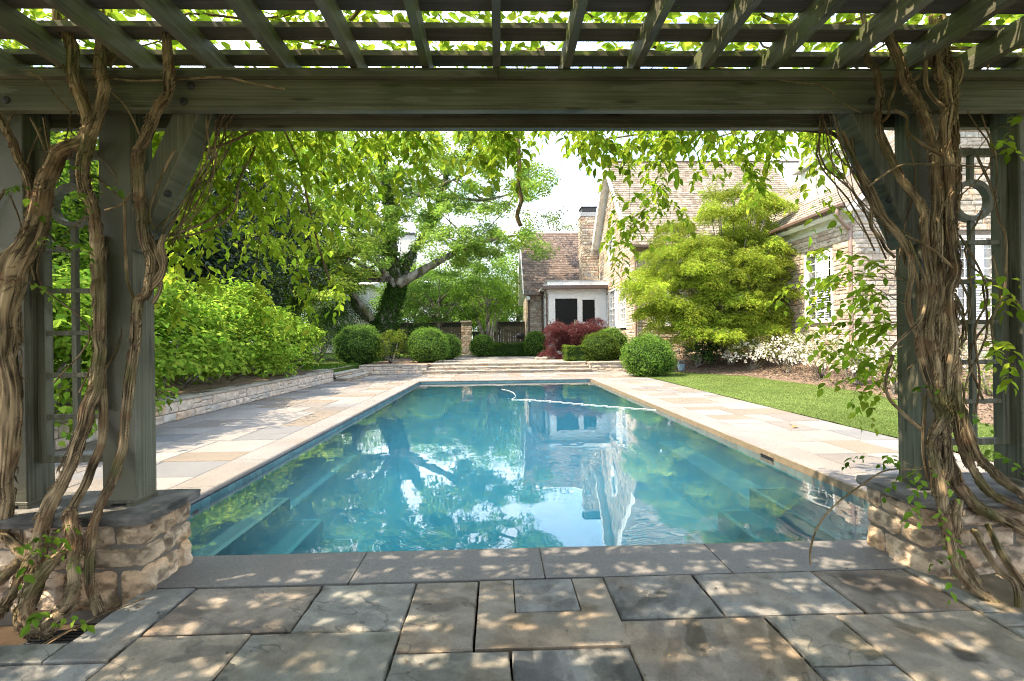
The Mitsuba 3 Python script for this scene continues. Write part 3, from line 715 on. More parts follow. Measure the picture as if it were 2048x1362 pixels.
# far low walls and the wide steps
YF = 21.72
def lowwall(label, x0, x1):
    t = thing('retaining_wall', label, 'retaining wall')
    put(t + '__backing', bx(x0, x1, YF + .012, YF + .35, -.1, .36), 'mat_walljoint')
    lay(t, (x0, YF, 0), (1, 0, 0), (0, -1, 0), ashlar(x1 - x0, .355, rngS, (.09, .18), (.2, .5)), rngS, dep=.02, tones=[.4, .5, .55, .6, .92, .45])
    x = x0
    while x < x1 - .05:
        e = min(x + rngS.uniform(.7, 1.1), x1); cap_slab(x + .003, e - .003, YF - .045, YF + .36, .356, .418, rngS, t + '__capstone', 'mat_ledge', 3, .006); x = e
lowwall('low cream stone wall left of the wide far steps, below the clipped boxwoods', -6.0, -3.1)
lowwall('short stone wall between the wide far steps and the large right boxwood', 3.95, 5.9)
fs = thing('terrace_steps', 'three wide stone steps rising from the far end of the pool deck', 'steps')
for k in range(3):
    y = YF - .25 + k * .37; z1 = .14 * (k + 1); x0, x1 = -3.2 + .05 * k, 4.05 - .05 * k
    put(fs + '__riser', bx(x0 + .06, x1 - .06, y + .05, y + 1.2, z1 - .14, z1 - .06), 'mat_walljoint')
    lay(fs, (x0 + .05, y + .05, z1 - .145), (1, 0, 0), (0, -1, 0), ashlar(x1 - x0 - .1, .085, rngS, (.08, .1), (.2, .6), 0), rngS, dep=.025)
    xs = np.linspace(x0, x1, 8)
    for a, b in zip(xs, xs[1:]): cap_slab(a + .004, b - .004, y, y + .46, z1 - .06, z1, rngS, fs + '__tread', 'mat_ledge', 3, .008)
# terrace beyond
struct('terrace', bx(-6, 7, YF + .9, 36, .2, TER - .016), 'mat_mortar')
for a in guillotine(-3.0, 4.0, YF + .96, 31.5, rngD, .5, 1.2): slab(*a, z=TER, tone=tone_d(), key='terrace__flagstone', rng=rngD, m='mat_deck')
for a in guillotine(-2.3, -.9, 31.5, 36, rngD, .5, 1.2): slab(*a, z=TER, tone=.6, key='terrace__flagstone', rng=rngD)
struct('terrace_bed', bx(-6.0, -3.02, YF + .3, 36, .3, TER - .006), 'mat_mulch')
struct('terrace_bed', bx(4.02, 7.0, YF + .3, 36, .3, TER - .006), 'mat_mulch')

# ------------------------------------------------------------------ house
H = thing('house', 'large cream stone house with shingle roofs and white screened porch beyond the pool', 'house')
def hp_(part, m, material, **k):
    if not hasattr(m, 'vertices'): m = trimesh.Trimesh(*m, process=False)
    return put(H + '__' + part, m, material, uv=flatuv(m, .4), **k)
def wall_mesh(poly, holes, axis, at, th):
    """poly in (along, z); axis 'x': the wall stands on x = at and faces -x, thickness towards +x; axis 'y' likewise."""
    for a, b, z0, z1 in holes: poly = poly.difference(sbox(a, z0, b, z1))
    m = trimesh.creation.extrude_polygon(poly, th, engine='earcut')
    v = np.asarray(m.vertices); a, z, t = v[:, 0].copy(), v[:, 1].copy(), v[:, 2].copy()
    m.vertices = np.stack([at + t, a, z] if axis == 'x' else [a, at + t, z], 1); m.fix_normals()
    return m
def oriented(axis, at):
    """maps (along, outward, z) boxes onto the wall."""
    def f(a0, a1, n0, n1, z0, z1, c=0.0):
        return bx(at - n1, at - n0, a0, a1, z0, z1, c) if axis == 'x' else bx(a0, a1, at - n1, at - n0, z0, z1, c)
    return f
def window(part, axis, at, a0, a1, z0, z1, cols, rows, blinds=True, fr=.09, dbl=True, sill=True):
    k = H + '__' + fresh(H + '__' + part).split('__')[1]; B = oriented(axis, at)
    P = lambda nm, m, mt='mat_white', **kk: put(k + '__' + nm, m, mt, **kk)
    P('frame', cat([B(a0, a0 + fr, -.08, .05, z0, z1), B(a1 - fr, a1, -.08, .05, z0, z1), B(a0 + fr, a1 - fr, -.08, .05, z1 - fr, z1), B(a0 + fr, a1 - fr, -.08, .05, z0, z0 + fr)]))
    if sill: P('sill', B(a0 - .06, a1 + .06, -.02, .10, z0 - .07, z0 - .002, .01))
    ia, ib, ja, jb = a0 + fr, a1 - fr, z0 + fr, z1 - fr
    bars = [B(ia + (ib - ia) * i / cols - .013, ia + (ib - ia) * i / cols + .013, -.05, -.02, ja, jb) for i in range(1, cols)]
    bars += [B(ia, ib, -.052, -.022, ja + (jb - ja) * i / rows - .013, ja + (jb - ja) * i / rows + .013) for i in range(1, rows)]
    if dbl: bars.append(B(ia, ib, -.06, 0.0, (ja + jb) / 2 - .03, (ja + jb) / 2 + .03))
    P('muntins', cat(bars))
    g_ = B(ia, ib, -.062, -.060, ja, jb); P('pane', g_, 'mat_glass')
    if blinds:
        sl = []
        for z in np.arange(ja + .04, ja + (jb - ja) * .47, .085):
            m = B(ia + .03, ib - .03, -.16, -.11, z, z + .008); v = np.asarray(m.vertices)
            n_ = v[:, 0] if axis == 'x' else v[:, 1]; v[:, 2] += (n_ - n_.mean()) * -.9; m.vertices = v; sl.append(m)
        P('blind', cat(sl), 'mat_blind', kind='stuff')
    P('jamb_reveal', cat([B(ia - .004, ia, -.3, -.081, ja, jb), B(ib, ib + .004, -.3, -.081, ja, jb)]))
    P('interior', B(ia - .05, ib + .05, -.9, -.85, ja - .05, jb + .05), 'mat_dark')
G = 6.6
gy = lambda u: (lambda d: d[1] * G / d[0])(ray(u, 640))
gz = lambda u, v: (lambda d: CAM_H + d[2] * G / d[0])(ray(u, v))
wins = [(gy(1216.5), gy(1208), 2.05, 4.05), (gy(1238), gy(1219.5), 2.05, 4.25), (gy(1253), gy(1241), 2.05, 4.05)]
RY, RZt = 28.3, 11.45
gable = Polygon([(23.5, .2), (23.5, 5.95), (RY, RZt - .35), (32.9, 6.3), (32.9, .2)])
oy, oz, orr = gy(1226), gz(1226, 497), .62
gpoly = gable.difference(affinity.translate(affinity.scale(Polygon([(math.cos(t), math.sin(t)) for t in np.linspace(0, 2 * PI, 40)[:-1]]), .8, .78), oy, oz))
hp_('gable_wall', wall_mesh(gpoly, wins, 'x', G + .012, .3), 'mat_walljoint')
lay(H + '__gable_wall', (G, 0, .2), (0, 1, 0), (-1, 0, 0), [(a + 23.5, b + 23.5, z0, z1) for a, b, z0, z1 in ashlar(9.4, 11.0, rngS, (.12, .22), (.2, .6))], rngS,
    affinity.translate(gpoly, 0, -.2), [(a - .02, b + .02, c - .2, d - .2) for a, b, c, d in wins], .03)
for i, (a, b, c, d) in enumerate(wins): window('window', 'x', G, a, b, c, d, 4 if i == 1 else 2, 6, False)
ang = np.linspace(0, 2 * PI, 49)[:-1]
ov = trimesh.creation.annulus(.66, .85, .12, sections=48); vv = np.asarray(ov.vertices); ov.vertices = np.stack([G - .03 + vv[:, 2], oy + vv[:, 0], oz + vv[:, 1] * .97], 1); ov.fix_normals()
hp_('oval_window', ov, 'mat_white')
ovm = [bx(G + .02, G + .05, oy - .013 + k * .33, oy + .013 + k * .33, oz - .6, oz + .6) for k in (-1, 0, 1)] + [bx(G + .02, G + .05, oy - .6, oy + .6, oz - .013 + k * .33, oz + .013 + k * .33) for k in (-1, 0, 1)]
hp_('oval_window__muntins', cat(ovm), 'mat_white'); hp_('oval_window__pane', bx(G + .06, G + .063, oy - .75, oy + .75, oz - .75, oz + .75), 'mat_glass'); hp_('oval_window__interior', bx(G + .8, G + .85, oy - 1, oy + 1, oz - 1, oz + 1), 'mat_dark')


def shingles(key, p0, along, upv, L, W, rng, m, ex=.2, w=(.12, .26), drop=None):
    """shingle courses from the eave p0 upwards; along = unit along the eave, upv = unit up the slope."""
    p0, along, upv = (np.asarray(q, float) for q in (p0, along, upv)); nrm = np.cross(along, upv)
    if nrm[2] < 0: nrm = -nrm
    V, Fc, UV = [], [], []; rows = int(W / ex)
    for r_ in range(rows):
        x = -rng.uniform(0, .1)
        while x < L:
            l = rng.uniform(*w); a, b = max(x, 0), min(x + l - .008, L); x += l
            if b - a < .02: continue
            s0 = r_ * ex + rng.normal() * .012; s1 = s0 + ex * 1.25
            base = len(V)
            for (q, s, h) in ((a, s0, .0), (b, s0, .0), (b, s1, .004), (a, s1, .004), (a, s0, .042), (b, s0, .042), (b, s1, .012), (a, s1, .012)):
                V.append(p0 + along * q + upv * s + nrm * (h + .01))
            Fc += [[base + i for i in t] for t in ((4, 5, 6), (4, 6, 7), (0, 1, 5), (0, 5, 4), (1, 2, 6), (1, 6, 5), (3, 0, 4), (3, 4, 7))]
            t_ = np.clip(rng.beta(1.6, 1.6), 0, 1); UV += [[t_, .5]] * 8
    put(key, (np.array(V), np.array(Fc)), m, uv=np.array(UV), kind='stuff')
def roof_slab(part, p0, along, upv, L, W, th=.16):
    p0, along, upv = (np.asarray(q, float) for q in (p0, along, upv)); n_ = np.cross(along, upv); n_ = n_ if n_[2] > 0 else -n_
    c = [p0 + along * a + upv * s + n_ * t for t in (-th, 0) for a, s in ((0, 0), (L, 0), (L, W), (0, W))]
    return hp_(part, trimesh.convex.convex_hull(np.array(c)), 'mat_white')
X_OV = 6.2
e0 = np.array([X_OV, 23.0, 5.75]); rg = np.array([X_OV, RY, RZt]); upf = unit(rg - e0); Wf = np.linalg.norm(rg - e0)
roof_slab('roof', e0, (1, 0, 0), upf, 14, Wf); shingles(H + '__roof__shingles', e0, (1, 0, 0), upf, 9.5, Wf, rngS, 'mat_shingle_grey', .21)
e1 = np.array([X_OV, 33.4, 6.2]); upb = unit(rg - e1); roof_slab('roof', e1, (1, 0, 0), upb, 14, np.linalg.norm(rg - e1))
for a, b in ((e0, rg), (e1, rg)):
    aa = a + np.array([-.03, 0, -.14]); bb = b + np.array([-.03, 0, -.14]); hp_('rake_board', obox(aa, bb, .05, .34, .004), 'mat_white')
hp_('ridge_cap', bx(X_OV, 20, RY - .12, RY + .12, RZt + .0, RZt + .07, .02), 'mat_gutter')
hp_('front_wall', wall_mesh(sbox(6.9, .2, 11.5, 5.7), [(ony(1308, 640, 23.5)[0], ony(1346, 640, 23.5)[0], 2.0, 3.9)], 'y', 23.512, .3), 'mat_walljoint')
wx0, wx1 = ony(1308, 640, 23.5)[0], ony(1346, 640, 23.5)[0]
lay(H + '__front_wall', (G, 23.5, .2), (1, 0, 0), (0, -1, 0), ashlar(4.9, 5.6, rngS, (.12, .22), (.22, .6)), rngS, None, [(wx0 - G - .02, wx1 - G + .02, 1.8, 3.7)], .035)
window('window', 'y', 23.5, wx0, wx1, 2.0, 3.9, 3, 6, False)
hp_('gutter', bx(6.3, 11.6, 22.9, 23.02, 5.62, 5.76, .03), 'mat_gutter')
def pipe(part, pts, r, m='mat_downspout', parent=H):
    v, f, t = tube(pts, r, 8, len(pts) * 3); put(parent + '__' + part, (v, f), m, True)
pipe('downspout', [(6.45, 23.05, 5.65), (6.5, 23.3, 5.3), (6.5, 23.4, 5.0), (6.5, 23.4, .5)], .055)
# far wing with chimney
WXL = 2.1
hp_('far_wall', wall_mesh(sbox(WXL, .3, 6.9, 4.5), [], 'y', 33.012, .3), 'mat_walljoint'); hp_('far_side_wall', wall_mesh(sbox(33.3, .3, 41, 4.5), [], 'x', WXL + .012, .3), 'mat_walljoint')
lay(H + '__far_wall', (WXL, 33, .3), (1, 0, 0), (0, -1, 0), ashlar(1.2, 4.2, rngS, (.14, .24), (.25, .6)), rngS, None, [], .03)
lay(H + '__far_side_wall', (WXL, 33, .3), (0, 1, 0), (-1, 0, 0), ashlar(5, 4.2, rngS, (.14, .24), (.25, .6)), rngS, None, [], .03)
f0 = np.array([1.72, 32.4, 4.42]); f1 = np.array([1.72, 37.2, 9.5]); upw = unit(f1 - f0); roof_slab('far_roof', f0, (1, 0, 0), upw, 4.9, np.linalg.norm(f1 - f0))
shingles(H + '__far_roof__shingles', f0, (1, 0, 0), upw, 4.75, np.linalg.norm(f1 - f0), rngS, 'mat_shingle', .25, (.14, .3))
f2 = np.array([1.72, 42, 4.4]); roof_slab('far_roof', f2, (1, 0, 0), unit(f1 - f2), 4.9, np.linalg.norm(f1 - f2))
hp_('rake_board', obox(f0 + [-.03, 0, -.12], f1 + [-.03, 0, -.12], .06, .32), 'mat_white')
hp_('gutter', bx(1.7, 3.6, 32.28, 32.42, 4.30, 4.44, .03), 'mat_gutter')
pipe('downspout', [(2.0, 32.4, 4.35), (2.05, 32.7, 4.0), (2.05, 32.92, 3.7), (2.05, 32.92, .5)], .06, 'mat_gutter'); pipe('downspout', [(2.95, 32.92, 4.35), (2.95, 32.92, .5)], .06, 'mat_gutter')
fl = trimesh.creation.cylinder(.13, .16); fl.apply_transform(trimesh.transformations.rotation_matrix(PI / 2, [1, 0, 0])); fl.apply_translation([1.98, 32.3, 4.12]); hp_('flood_light', fl, 'mat_white')
CX0, CX1, CY0, CY1 = 5.5, 6.55, 32.2, 33.3
hp_('chimney', bx(CX0 + .02, CX1 - .02, CY0 + .02, CY1, 3, 9.35), 'mat_walljoint')
lay(H + '__chimney', (CX0, CY0, 4.6), (1, 0, 0), (0, -1, 0), ashlar(1.05, 4.75, rngS, (.13, .22), (.2, .5)), rngS, None, [], .03)
lay(H + '__chimney', (CX0, CY0, 4.6), (0, 1, 0), (-1, 0, 0), ashlar(1.1, 4.75, rngS, (.13, .22), (.2, .5)), rngS, None, [], .03)
hp_('chimney__cap', bx(CX0 - .06, CX1 + .06, CY0 - .06, CY1 + .06, 9.36, 9.62, .02), 'mat_lead'); hp_('chimney__cowl', bx(CX0 + .05, CX1 - .05, CY0 + .05, CY1 - .05, 9.63, 9.95, .02), 'mat_iron'); hp_('chimney__cowl', bx(CX0 - .02, CX1 + .02, CY0 - .02, CY1 + .02, 9.952, 10.02, .02), 'mat_iron')
# porch
B = oriented('y', 30.0)
PXL, PXR = 3.06, 6.58
pq = lambda nm, m, mt='mat_white': put(H + '__porch__' + nm, m, mt)
px_ = lambda u: ony(u, 640, 30)[0]
zz = lambda v: ony(1150, v, 30)[2]
hp_('porch', cat([bx(PXL, PXR, 30.0, 33, .3, 1.0), bx(PXL - .05, PXR, 29.95, 33, zz(587), zz(575))]), 'mat_white')
sx0, sx1, dx0, dx1 = px_(1110.5), px_(1155), px_(1165), px_(1190)
for nm, a, b, z0, z1, n1 in (('pilaster', PXL, sx0, 1.0, zz(587), .06), ('post', sx1, dx0, 1.0, zz(587), .03), ('post', dx1, PXR, 1.0, zz(587), .03), ('header', sx0, sx1, zz(597), zz(587), .02), ('header', dx0, dx1, zz(600), zz(587), .02),
                             ('panel', sx0, sx1, 1.0, zz(656), .02), ('panel', dx0, dx1, 1.0, zz(644), .02)): pq(nm, B(a, b, -.12, n1, z0, z1 - .002, .006))
pq('screen', B(sx0, sx1, -.07, -.06, zz(656), zz(597)), 'mat_screen'); pq('screen', B(dx0, dx1, -.07, -.06, zz(644), zz(600)), 'mat_screen')
pq('cornice', bx(PXL - .35, PXR, 29.55, 33, zz(575), zz(575) + .12, .02)); pq('gutter', bx(PXL - .45, PXR, 29.42, 29.56, zz(580), zz(572), .03), 'mat_gutter')
pq('parapet', bx(PXL - .05, PXR, 29.9, 33, zz(575) + .12, zz(563), .01)); pq('parapet_cap', bx(PXL - .1, PXR, 29.85, 33, zz(563), zz(561), .01), 'mat_lead')
S_ = oriented('x', PXL)
for a, b in ((30.15, 30.4), (31.3, 31.42), (32.3, 32.42), (32.85, 33)): pq('post', S_(a, b, -.1, .02, 1.0, zz(587) - .003, .006))
pq('panel', S_(30.4, 32.85, -.08, .01, 1.0, 1.9)); pq('rail', S_(30.4, 32.85, -.08, .015, 3.0, 3.06)); pq('side_screen', S_(30.4, 32.85, -.06, -.055, 1.9, zz(589)), 'mat_glass'); pq('back_wall', bx(PXL + .2, PXR - .1, 32.7, 32.75, 1.0, zz(588)), 'mat_screen')
pipe('downspout', [(PXL - .2, 29.6, zz(580)), (PXL - .1, 29.85, 3.9), (PXL - .1, 30.0, 3.7), (PXL - .1, 30.0, 1)], .05, 'mat_gutter')
# right wing: wall along y facing the pool, gable end facing the camera
WX, WY = 11.5, 15.75
wy = lambda u: (lambda d: d[1] * WX / d[0])(ray(u, 600))
w1 = (wy(1668), wy(1612), 1.95, 4.42)
hp_('wing_wall', wall_mesh(sbox(WY + .3, .1, 23.5, 5.6), [w1], 'x', WX + .012, .3), 'mat_walljoint')
lay(H + '__wing_wall', (WX, WY, .1), (0, 1, 0), (-1, 0, 0), ashlar(7.8, 5.5, rngS, (.13, .24), (.22, .6)), rngS, None, [(w1[0] - WY - .02, w1[1] - WY + .02, 1.85, 4.32)], .035, tones=[.35, .7, .6, .45, .7])
window('window', 'x', WX, *w1, 3, 8)
gx = 15.0
wend = Polygon([(WX, .1), (WX, 5.5), (gx, 9.0), (2 * gx - WX, 5.5), (2 * gx - WX, .1)])
w2 = (ony(1908, 600, WY)[0], ony(1992, 600, WY)[0], 1.85, 4.6)
hp_('end_wall', wall_mesh(wend, [w2], 'y', WY + .012, .3), 'mat_walljoint')
lay(H + '__end_wall', (WX, WY, .1), (1, 0, 0), (0, -1, 0), ashlar(7, 8.9, rngS, (.14, .26), (.25, .7)), rngS, affinity.translate(wend, -WX, -.1), [(w2[0] - WX - .02, w2[1] - WX + .02, 1.75, 4.5)], .035, tones=[.2, .3, .4, .5, .9])
window('window', 'y', WY, *w2, 4, 8)
q0 = np.array([WX - .5, WY - .35, 5.42]); q1 = np.array([gx, WY - .35, 9.25]); upq = unit(q1 - q0); roof_slab('wing_roof', q0, (0, 1, 0), upq, 8.6, np.linalg.norm(q1 - q0))
shingles(H + '__wing_roof__shingles', q0, (0, 1, 0), upq, 8.6, np.linalg.norm(q1 - q0), rngS, 'mat_shingle_grey', .21)
q2 = np.array([2 * gx - WX + .5, WY - .35, 5.42]); roof_slab('wing_roof', q2, (0, 1, 0), unit(q1 - q2), 8.6, np.linalg.norm(q1 - q2))
hp_('soffit', bx(WX - .48, WX + .02, WY - .3, 23.0, 5.40, 5.46), 'mat_white'); hp_('fascia', bx(WX - .5, WX - .46, WY - .3, 23, 5.40, 5.60), 'mat_white'); hp_('frieze', bx(WX - .05, WX - .001, WY, 23.4, 5.1, 5.398), 'mat_white')
hp_('gutter', bx(WX - .66, WX - .505, WY - .33, 22.9, 5.47, 5.63, .04), 'mat_gutter')
pipe('downspout', [(WX - .58, WY - .05, 5.5), (WX - .58, WY - .03, 5.3), (WX - .35, WY + .04, 5.05), (WX - .1, WY + .1, 4.85), (WX - .08, WY + .1, 4.6), (WX - .08, WY + .1, .2)], .065)
pipe('downspout', [(WX - .08, 22.3, 5.4), (WX - .08, 22.3, .4)], .06)
D0, D1, DX = 17.9, 20.2, 12.5
hp_('dormer', cat([bx(DX, gx + .5, D0, D1, 6.0, 8.1)]), 'mat_white')
window('dormer_window', 'x', DX - .1, D0 + .6, D1 - .6, 6.75, 7.95, 3, 4, False, .07)
hp_('dormer_roof', trimesh.convex.convex_hull(np.array([[x, y, z] for x in (DX - .25, gx + .8) for y, z in ((D0 - .25, 8.1), (D1 + .25, 8.1), ((D0 + D1) / 2, 9.0))])), 'mat_lead')

# ------------------------------------------------------------------ fence, gate, neighbours
fy = 38.0
fn = thing('board_fence', 'dark brown board fence across the back of the garden beside the house', 'fence')
xs = [-9.0, -6.8, -4.7, -2.75]
for a, b in list(zip(xs, xs[1:])) + [(-.05, 2.4)]:
    put(fn + '__post', bx(a - .07, a + .07, fy - .07, fy + .07, .3, 2.95, .01), 'mat_fence')
    for q in np.arange(a + .08, b - .1, .19): put(fn + '__board', bx(q, min(q + .182, b), fy - .015, fy + .012 + .004 * ((q * 7) % 1), .5, 2.78), 'mat_fence')
    put(fn + '__rail', bx(a, b, fy - .05, fy - .016, 2.66, 2.8), 'mat_fence'); put(fn + '__rail', bx(a, b, fy - .05, fy - .016, .6, .74), 'mat_fence'); put(fn + '__top_cap', bx(a - .02, b, fy - .08, fy + .08, 2.801, 2.85), 'mat_fence')
gt2 = thing('garden_gate', 'dark garden gate with curled iron top between stone pillar and fence', 'gate')
for q in np.arange(-1.9, -.25, .2): put(gt2 + '__board', bx(q, q + .19, fy - .02, fy + .02, .45, 2.1), 'mat_fence')
put(gt2 + '__rail', bx(-1.95, -.12, fy - .05, fy - .021, 1.95, 2.1), 'mat_fence'); put(gt2 + '__post', bx(-.12, -.05, fy - .06, fy + .06, .4, 2.6), 'mat_fence')
for q in np.arange(-1.85, -.2, .14): put(gt2 + '__iron_bar', bx(q, q + .025, fy - .012, fy + .012, 2.1, 2.45), 'mat_iron')
pl = thing('stone_gate_pillar', 'square stone gate pillar beside the dark garden gate', 'pillar')
put(pl + '__core', bx(-2.72, -2.0, fy - .3, fy + .35, .3, 2.8), 'mat_walljoint'); lay(pl, (-2.75, fy - .33, .3), (1, 0, 0), (0, -1, 0), ashlar(.78, 2.5, rngS, (.12, .2), (.2, .45)), rngS, None, [], .03)
put(pl + '__cap', bx(-2.82, -1.93, fy - .42, fy + .4, 2.8, 2.92, .02), 'mat_ledge')
nb = thing('neighbour_house', 'white painted house with a tall square chimney glimpsed behind the trees on the left', 'house')
p = ony(814, 490, 56)
put(nb + '__chimney', bx(p[0] - .8, p[0] + .8, 56, 57.2, 5, ony(814, 470, 56)[2]), 'mat_brick_white'); put(nb + '__chimney_cap', bx(p[0] - .9, p[0] + .9, 55.9, 57.3, ony(814, 470, 56)[2], ony(814, 465, 56)[2]), 'mat_iron')
a_, b_ = ony(622, 600, 50)[0], ony(735, 600, 50)[0]
put(nb + '__wall', bx(a_, b_, 50, 58, .4, 7.2), 'mat_brick_white'); put(nb + '__roof', trimesh.convex.convex_hull(np.array([[x, y, z] for x in (a_ - .5, b_ + .5) for y, z in ((49.4, 7.1), (58.6, 7.1), (54, 7.9))])), 'mat_brick_white')

# ------------------------------------------------------------------ shrubs and trees
def boxwood(label, x, y, z, rx, ry, rz, seed, ca=(.10, .21, .035), cb=(.25, .42, .075), n=6500, L=.05, group=None, square=False, name='boxwood'):
    rng = np.random.default_rng(seed); t = thing(name, label, 'boxwood' if name == 'boxwood' else 'hedge', group)
    core = trimesh.creation.icosphere(3, 1.0)
    v = np.asarray(core.vertices)
    def shapef(d):
        if square: d = np.sign(d) * np.abs(d) ** .45; d = d / np.maximum(np.abs(d).max(1, keepdims=True), .5) * .97
        return d
    def surf(d):
        b = .76 + .42 * meshkit.fbm(d * 2.6 + seed, 3, seed) + .09 * meshkit.noise(d * 9 + seed)
        return shapef(d) * np.array([rx, ry, rz]) * b[:, None]
    c = np.array([x, y, z + rz * (.82 if not square else .9)])
    core.vertices = c + surf(v) * .88; put(t + '__core', core, 'mat_core')
    d = rdir(rng, n); d[:, 2] = np.where(d[:, 2] < -.75, -d[:, 2], d[:, 2]); s = surf(d)
    p = c + s * (1 - .14 * rng.random((n, 1)) ** 1.5 + .13 * rng.random((n, 1)) ** 9)
    nm = unit(d / np.array([rx, ry, rz]) + rng.normal(size=(n, 3)) * .55)
    tn = .7 + .6 * meshkit.noise(d * 5 + seed * 3)
    lv = Leaves('diamond'); lv.add(p, rdir(rng, n) + d * .8, nm, L * rng.uniform(.6, 1.25, n), .8, tint(rng, n, ca, cb) * tn[:, None]); put_leaves(t + '__foliage', lv)
    return t
mat('mat_core', two(pr((.02, .04, .01), .95, .05)))
GB = None
boxwood('large rounded boxwood on the far left wall, left of the two', -6.55, 23.7, TER, 1.18, 1.1, .98, 1)
boxwood('rounded boxwood on the far left wall beside the wide steps', -3.32, 23.9, TER, .98, .95, .88, 2)
boxwood('small dark boxwood half hidden behind the one beside the steps', -2.75, 27.0, TER, .8, .8, .75, 3, n=3500)
boxwood('small round boxwood at the left end of the low hedge by the gate path', -.98, 31.3, TER, .8, .8, .75, 4, n=3500, L=.06)
boxwood('round boxwood at the right end of the low hedge near the porch', 2.35, 31.0, TER, .75, .75, .85, 5, n=3500, L=.06)
boxwood('low clipped hedge with flat sunlit top in front of the fence', .75, 31.6, TER, 1.5, .6, .42, 6, (.05, .12, .015), (.14, .25, .04), 5500, .06, square=True, name='clipped_hedge')
boxwood('small square clipped boxwood in front of the red maple', 3.72, 23.4, TER, .62, .55, .36, 7, (.08, .14, .02), (.20, .29, .05), 3500, square=True)
boxwood('yellowish boxwood with bare twigs between the square boxwood and the large one', 4.75, 23.3, TER, .85, .8, .72, 8, (.08, .14, .02), (.18, .26, .05), 5000)
boxwood('boxwood tucked behind the others below the triple window', 5.6, 24.6, TER, .9, .8, .85, 9, n=3500)
boxwood('largest boxwood, standing at the corner of the lawn and the deck', 5.62, 18.6, 0, .98, .95, .82, 10, n=9000)


def stems(key, base, tips, r0, r1, seed, m='mat_tree_bark', sides=5):
    rng = np.random.default_rng(seed); parts = []
    for t_ in tips:
        b = base + rng.normal(size=3) * np.array([.05, .05, 0]); mid = b * .5 + t_ * .5 + rng.normal(size=3) * .08 * np.linalg.norm(t_ - b)
        parts.append(tube([b, mid, t_], [r0, (r0 + r1) / 2, r1], sides, 7))
    v, f, u = joinvf(parts); put(key, (v, f), m, True, uv=u)


def shrub(name, label, category, c, r, seed, ca, cb, nclump=40, per=60, L=.08, shape='diamond', W=.6, m='leaf', hollow=.5, base=None, group=None, flat=.7, clump=.3, parts=0):
    rng = np.random.default_rng(seed); t = thing(name, label, category, group); c = np.array(c, float); r = np.array(r, float)
    d = rdir(rng, nclump); d[:, 2] = np.where(d[:, 2] < -.5, -d[:, 2], d[:, 2])
    cc = c + d * r * (hollow + (1 - hollow) * rng.random((nclump, 1)) ** .6) * (.85 + .3 * meshkit.noise(d * 2 + seed)[:, None])
    lv = Leaves(shape); crown_leaves(rng, lv, cc, clump * np.mean(r) * rng.uniform(.7, 1.3, nclump), per, L, ca, cb, flat, W=W)
    base = c - np.array([0, 0, r[2] * .9]) if base is None else np.array(base, float)
    stems(t + '__stem', base, cc[rng.permutation(nclump)[:12]], .03, .008, seed)
    put_leaves(t + '__foliage', lv, m, parts)
    return t


def tree(name, label, base, h, r, seed, ca, cb, nclump=90, per=110, L=.16, trunk=.2, shape='diamond', W=.6, m='leaf', lean=(0, 0), crown0=.3, group=None, flat=.65, clump=.24, cat_='tree', hollow=.35, multi=0):
    rng = np.random.default_rng(seed); t = thing(name, label, cat_, group); base = np.array(base, float)
    top = base + np.array([lean[0], lean[1], h]); c = base + np.array([lean[0] * .6, lean[1] * .6, h * (1 + crown0) / 2]); rz = h * (1 - crown0) / 2
    d = rdir(rng, nclump); rad = (hollow + (1 - hollow) * rng.random((nclump, 1)) ** .5) * (.72 + .5 * meshkit.fbm(d * 1.8 + seed, 2)[:, None])
    cc = c + d * rad * np.array([r, r, rz])
    lv = Leaves(shape); crown_leaves(rng, lv, cc, clump * r * rng.uniform(.6, 1.3, nclump), per, L, ca, cb, flat, W=W)
    P = [base - [0, 0, .2], base + (c - base) * .4 + rng.normal(size=3) * .1, c, top - [0, 0, rz * .35]]
    v, f, u = tube(P, [trunk, trunk * .8, trunk * .5, trunk * .15], 9, 24, .3, seed); put(t + '__trunk', (v, f), 'mat_tree_bark', True, uv=u)
    for k_ in range(multi):
        a_ = k_ * 2.4 + .5; o_ = np.array([math.cos(a_), .5 * math.sin(a_), 0])
        v, f, u = tube([base + o_ * .12 - [0, 0, .2], base + o_ * .35 + [0, 0, h * .22], base + o_ * .8 + [0, 0, h * .42], base + o_ * 1.4 + [0, 0, h * .68]], [trunk * .9, trunk * .75, trunk * .5, trunk * .15], 7, 16, .3, seed + k_); put(t + '__trunk', (v, f), 'mat_pale_bark', True, uv=u)
    parts = []
    for q in cc[rng.permutation(nclump)[:16]]:
        s = P[1] + (P[2] - P[1]) * rng.random(); parts.append(tube([s, s * .45 + q * .55 + [0, 0, .15 * r], q], [trunk * .4, trunk * .25, trunk * .07], 5, 8))
    v, f, u = joinvf(parts); put(t + '__limb', (v, f), 'mat_tree_bark', True, uv=u)
    put_leaves(t + '__crown', lv, m)
    return t
BR, BR2 = (.11, .22, .022), (.30, .48, .05)
MD, MD2 = (.08, .17, .028), (.21, .35, .06)
DK, DK2 = (.03, .07, .018), (.08, .15, .035)
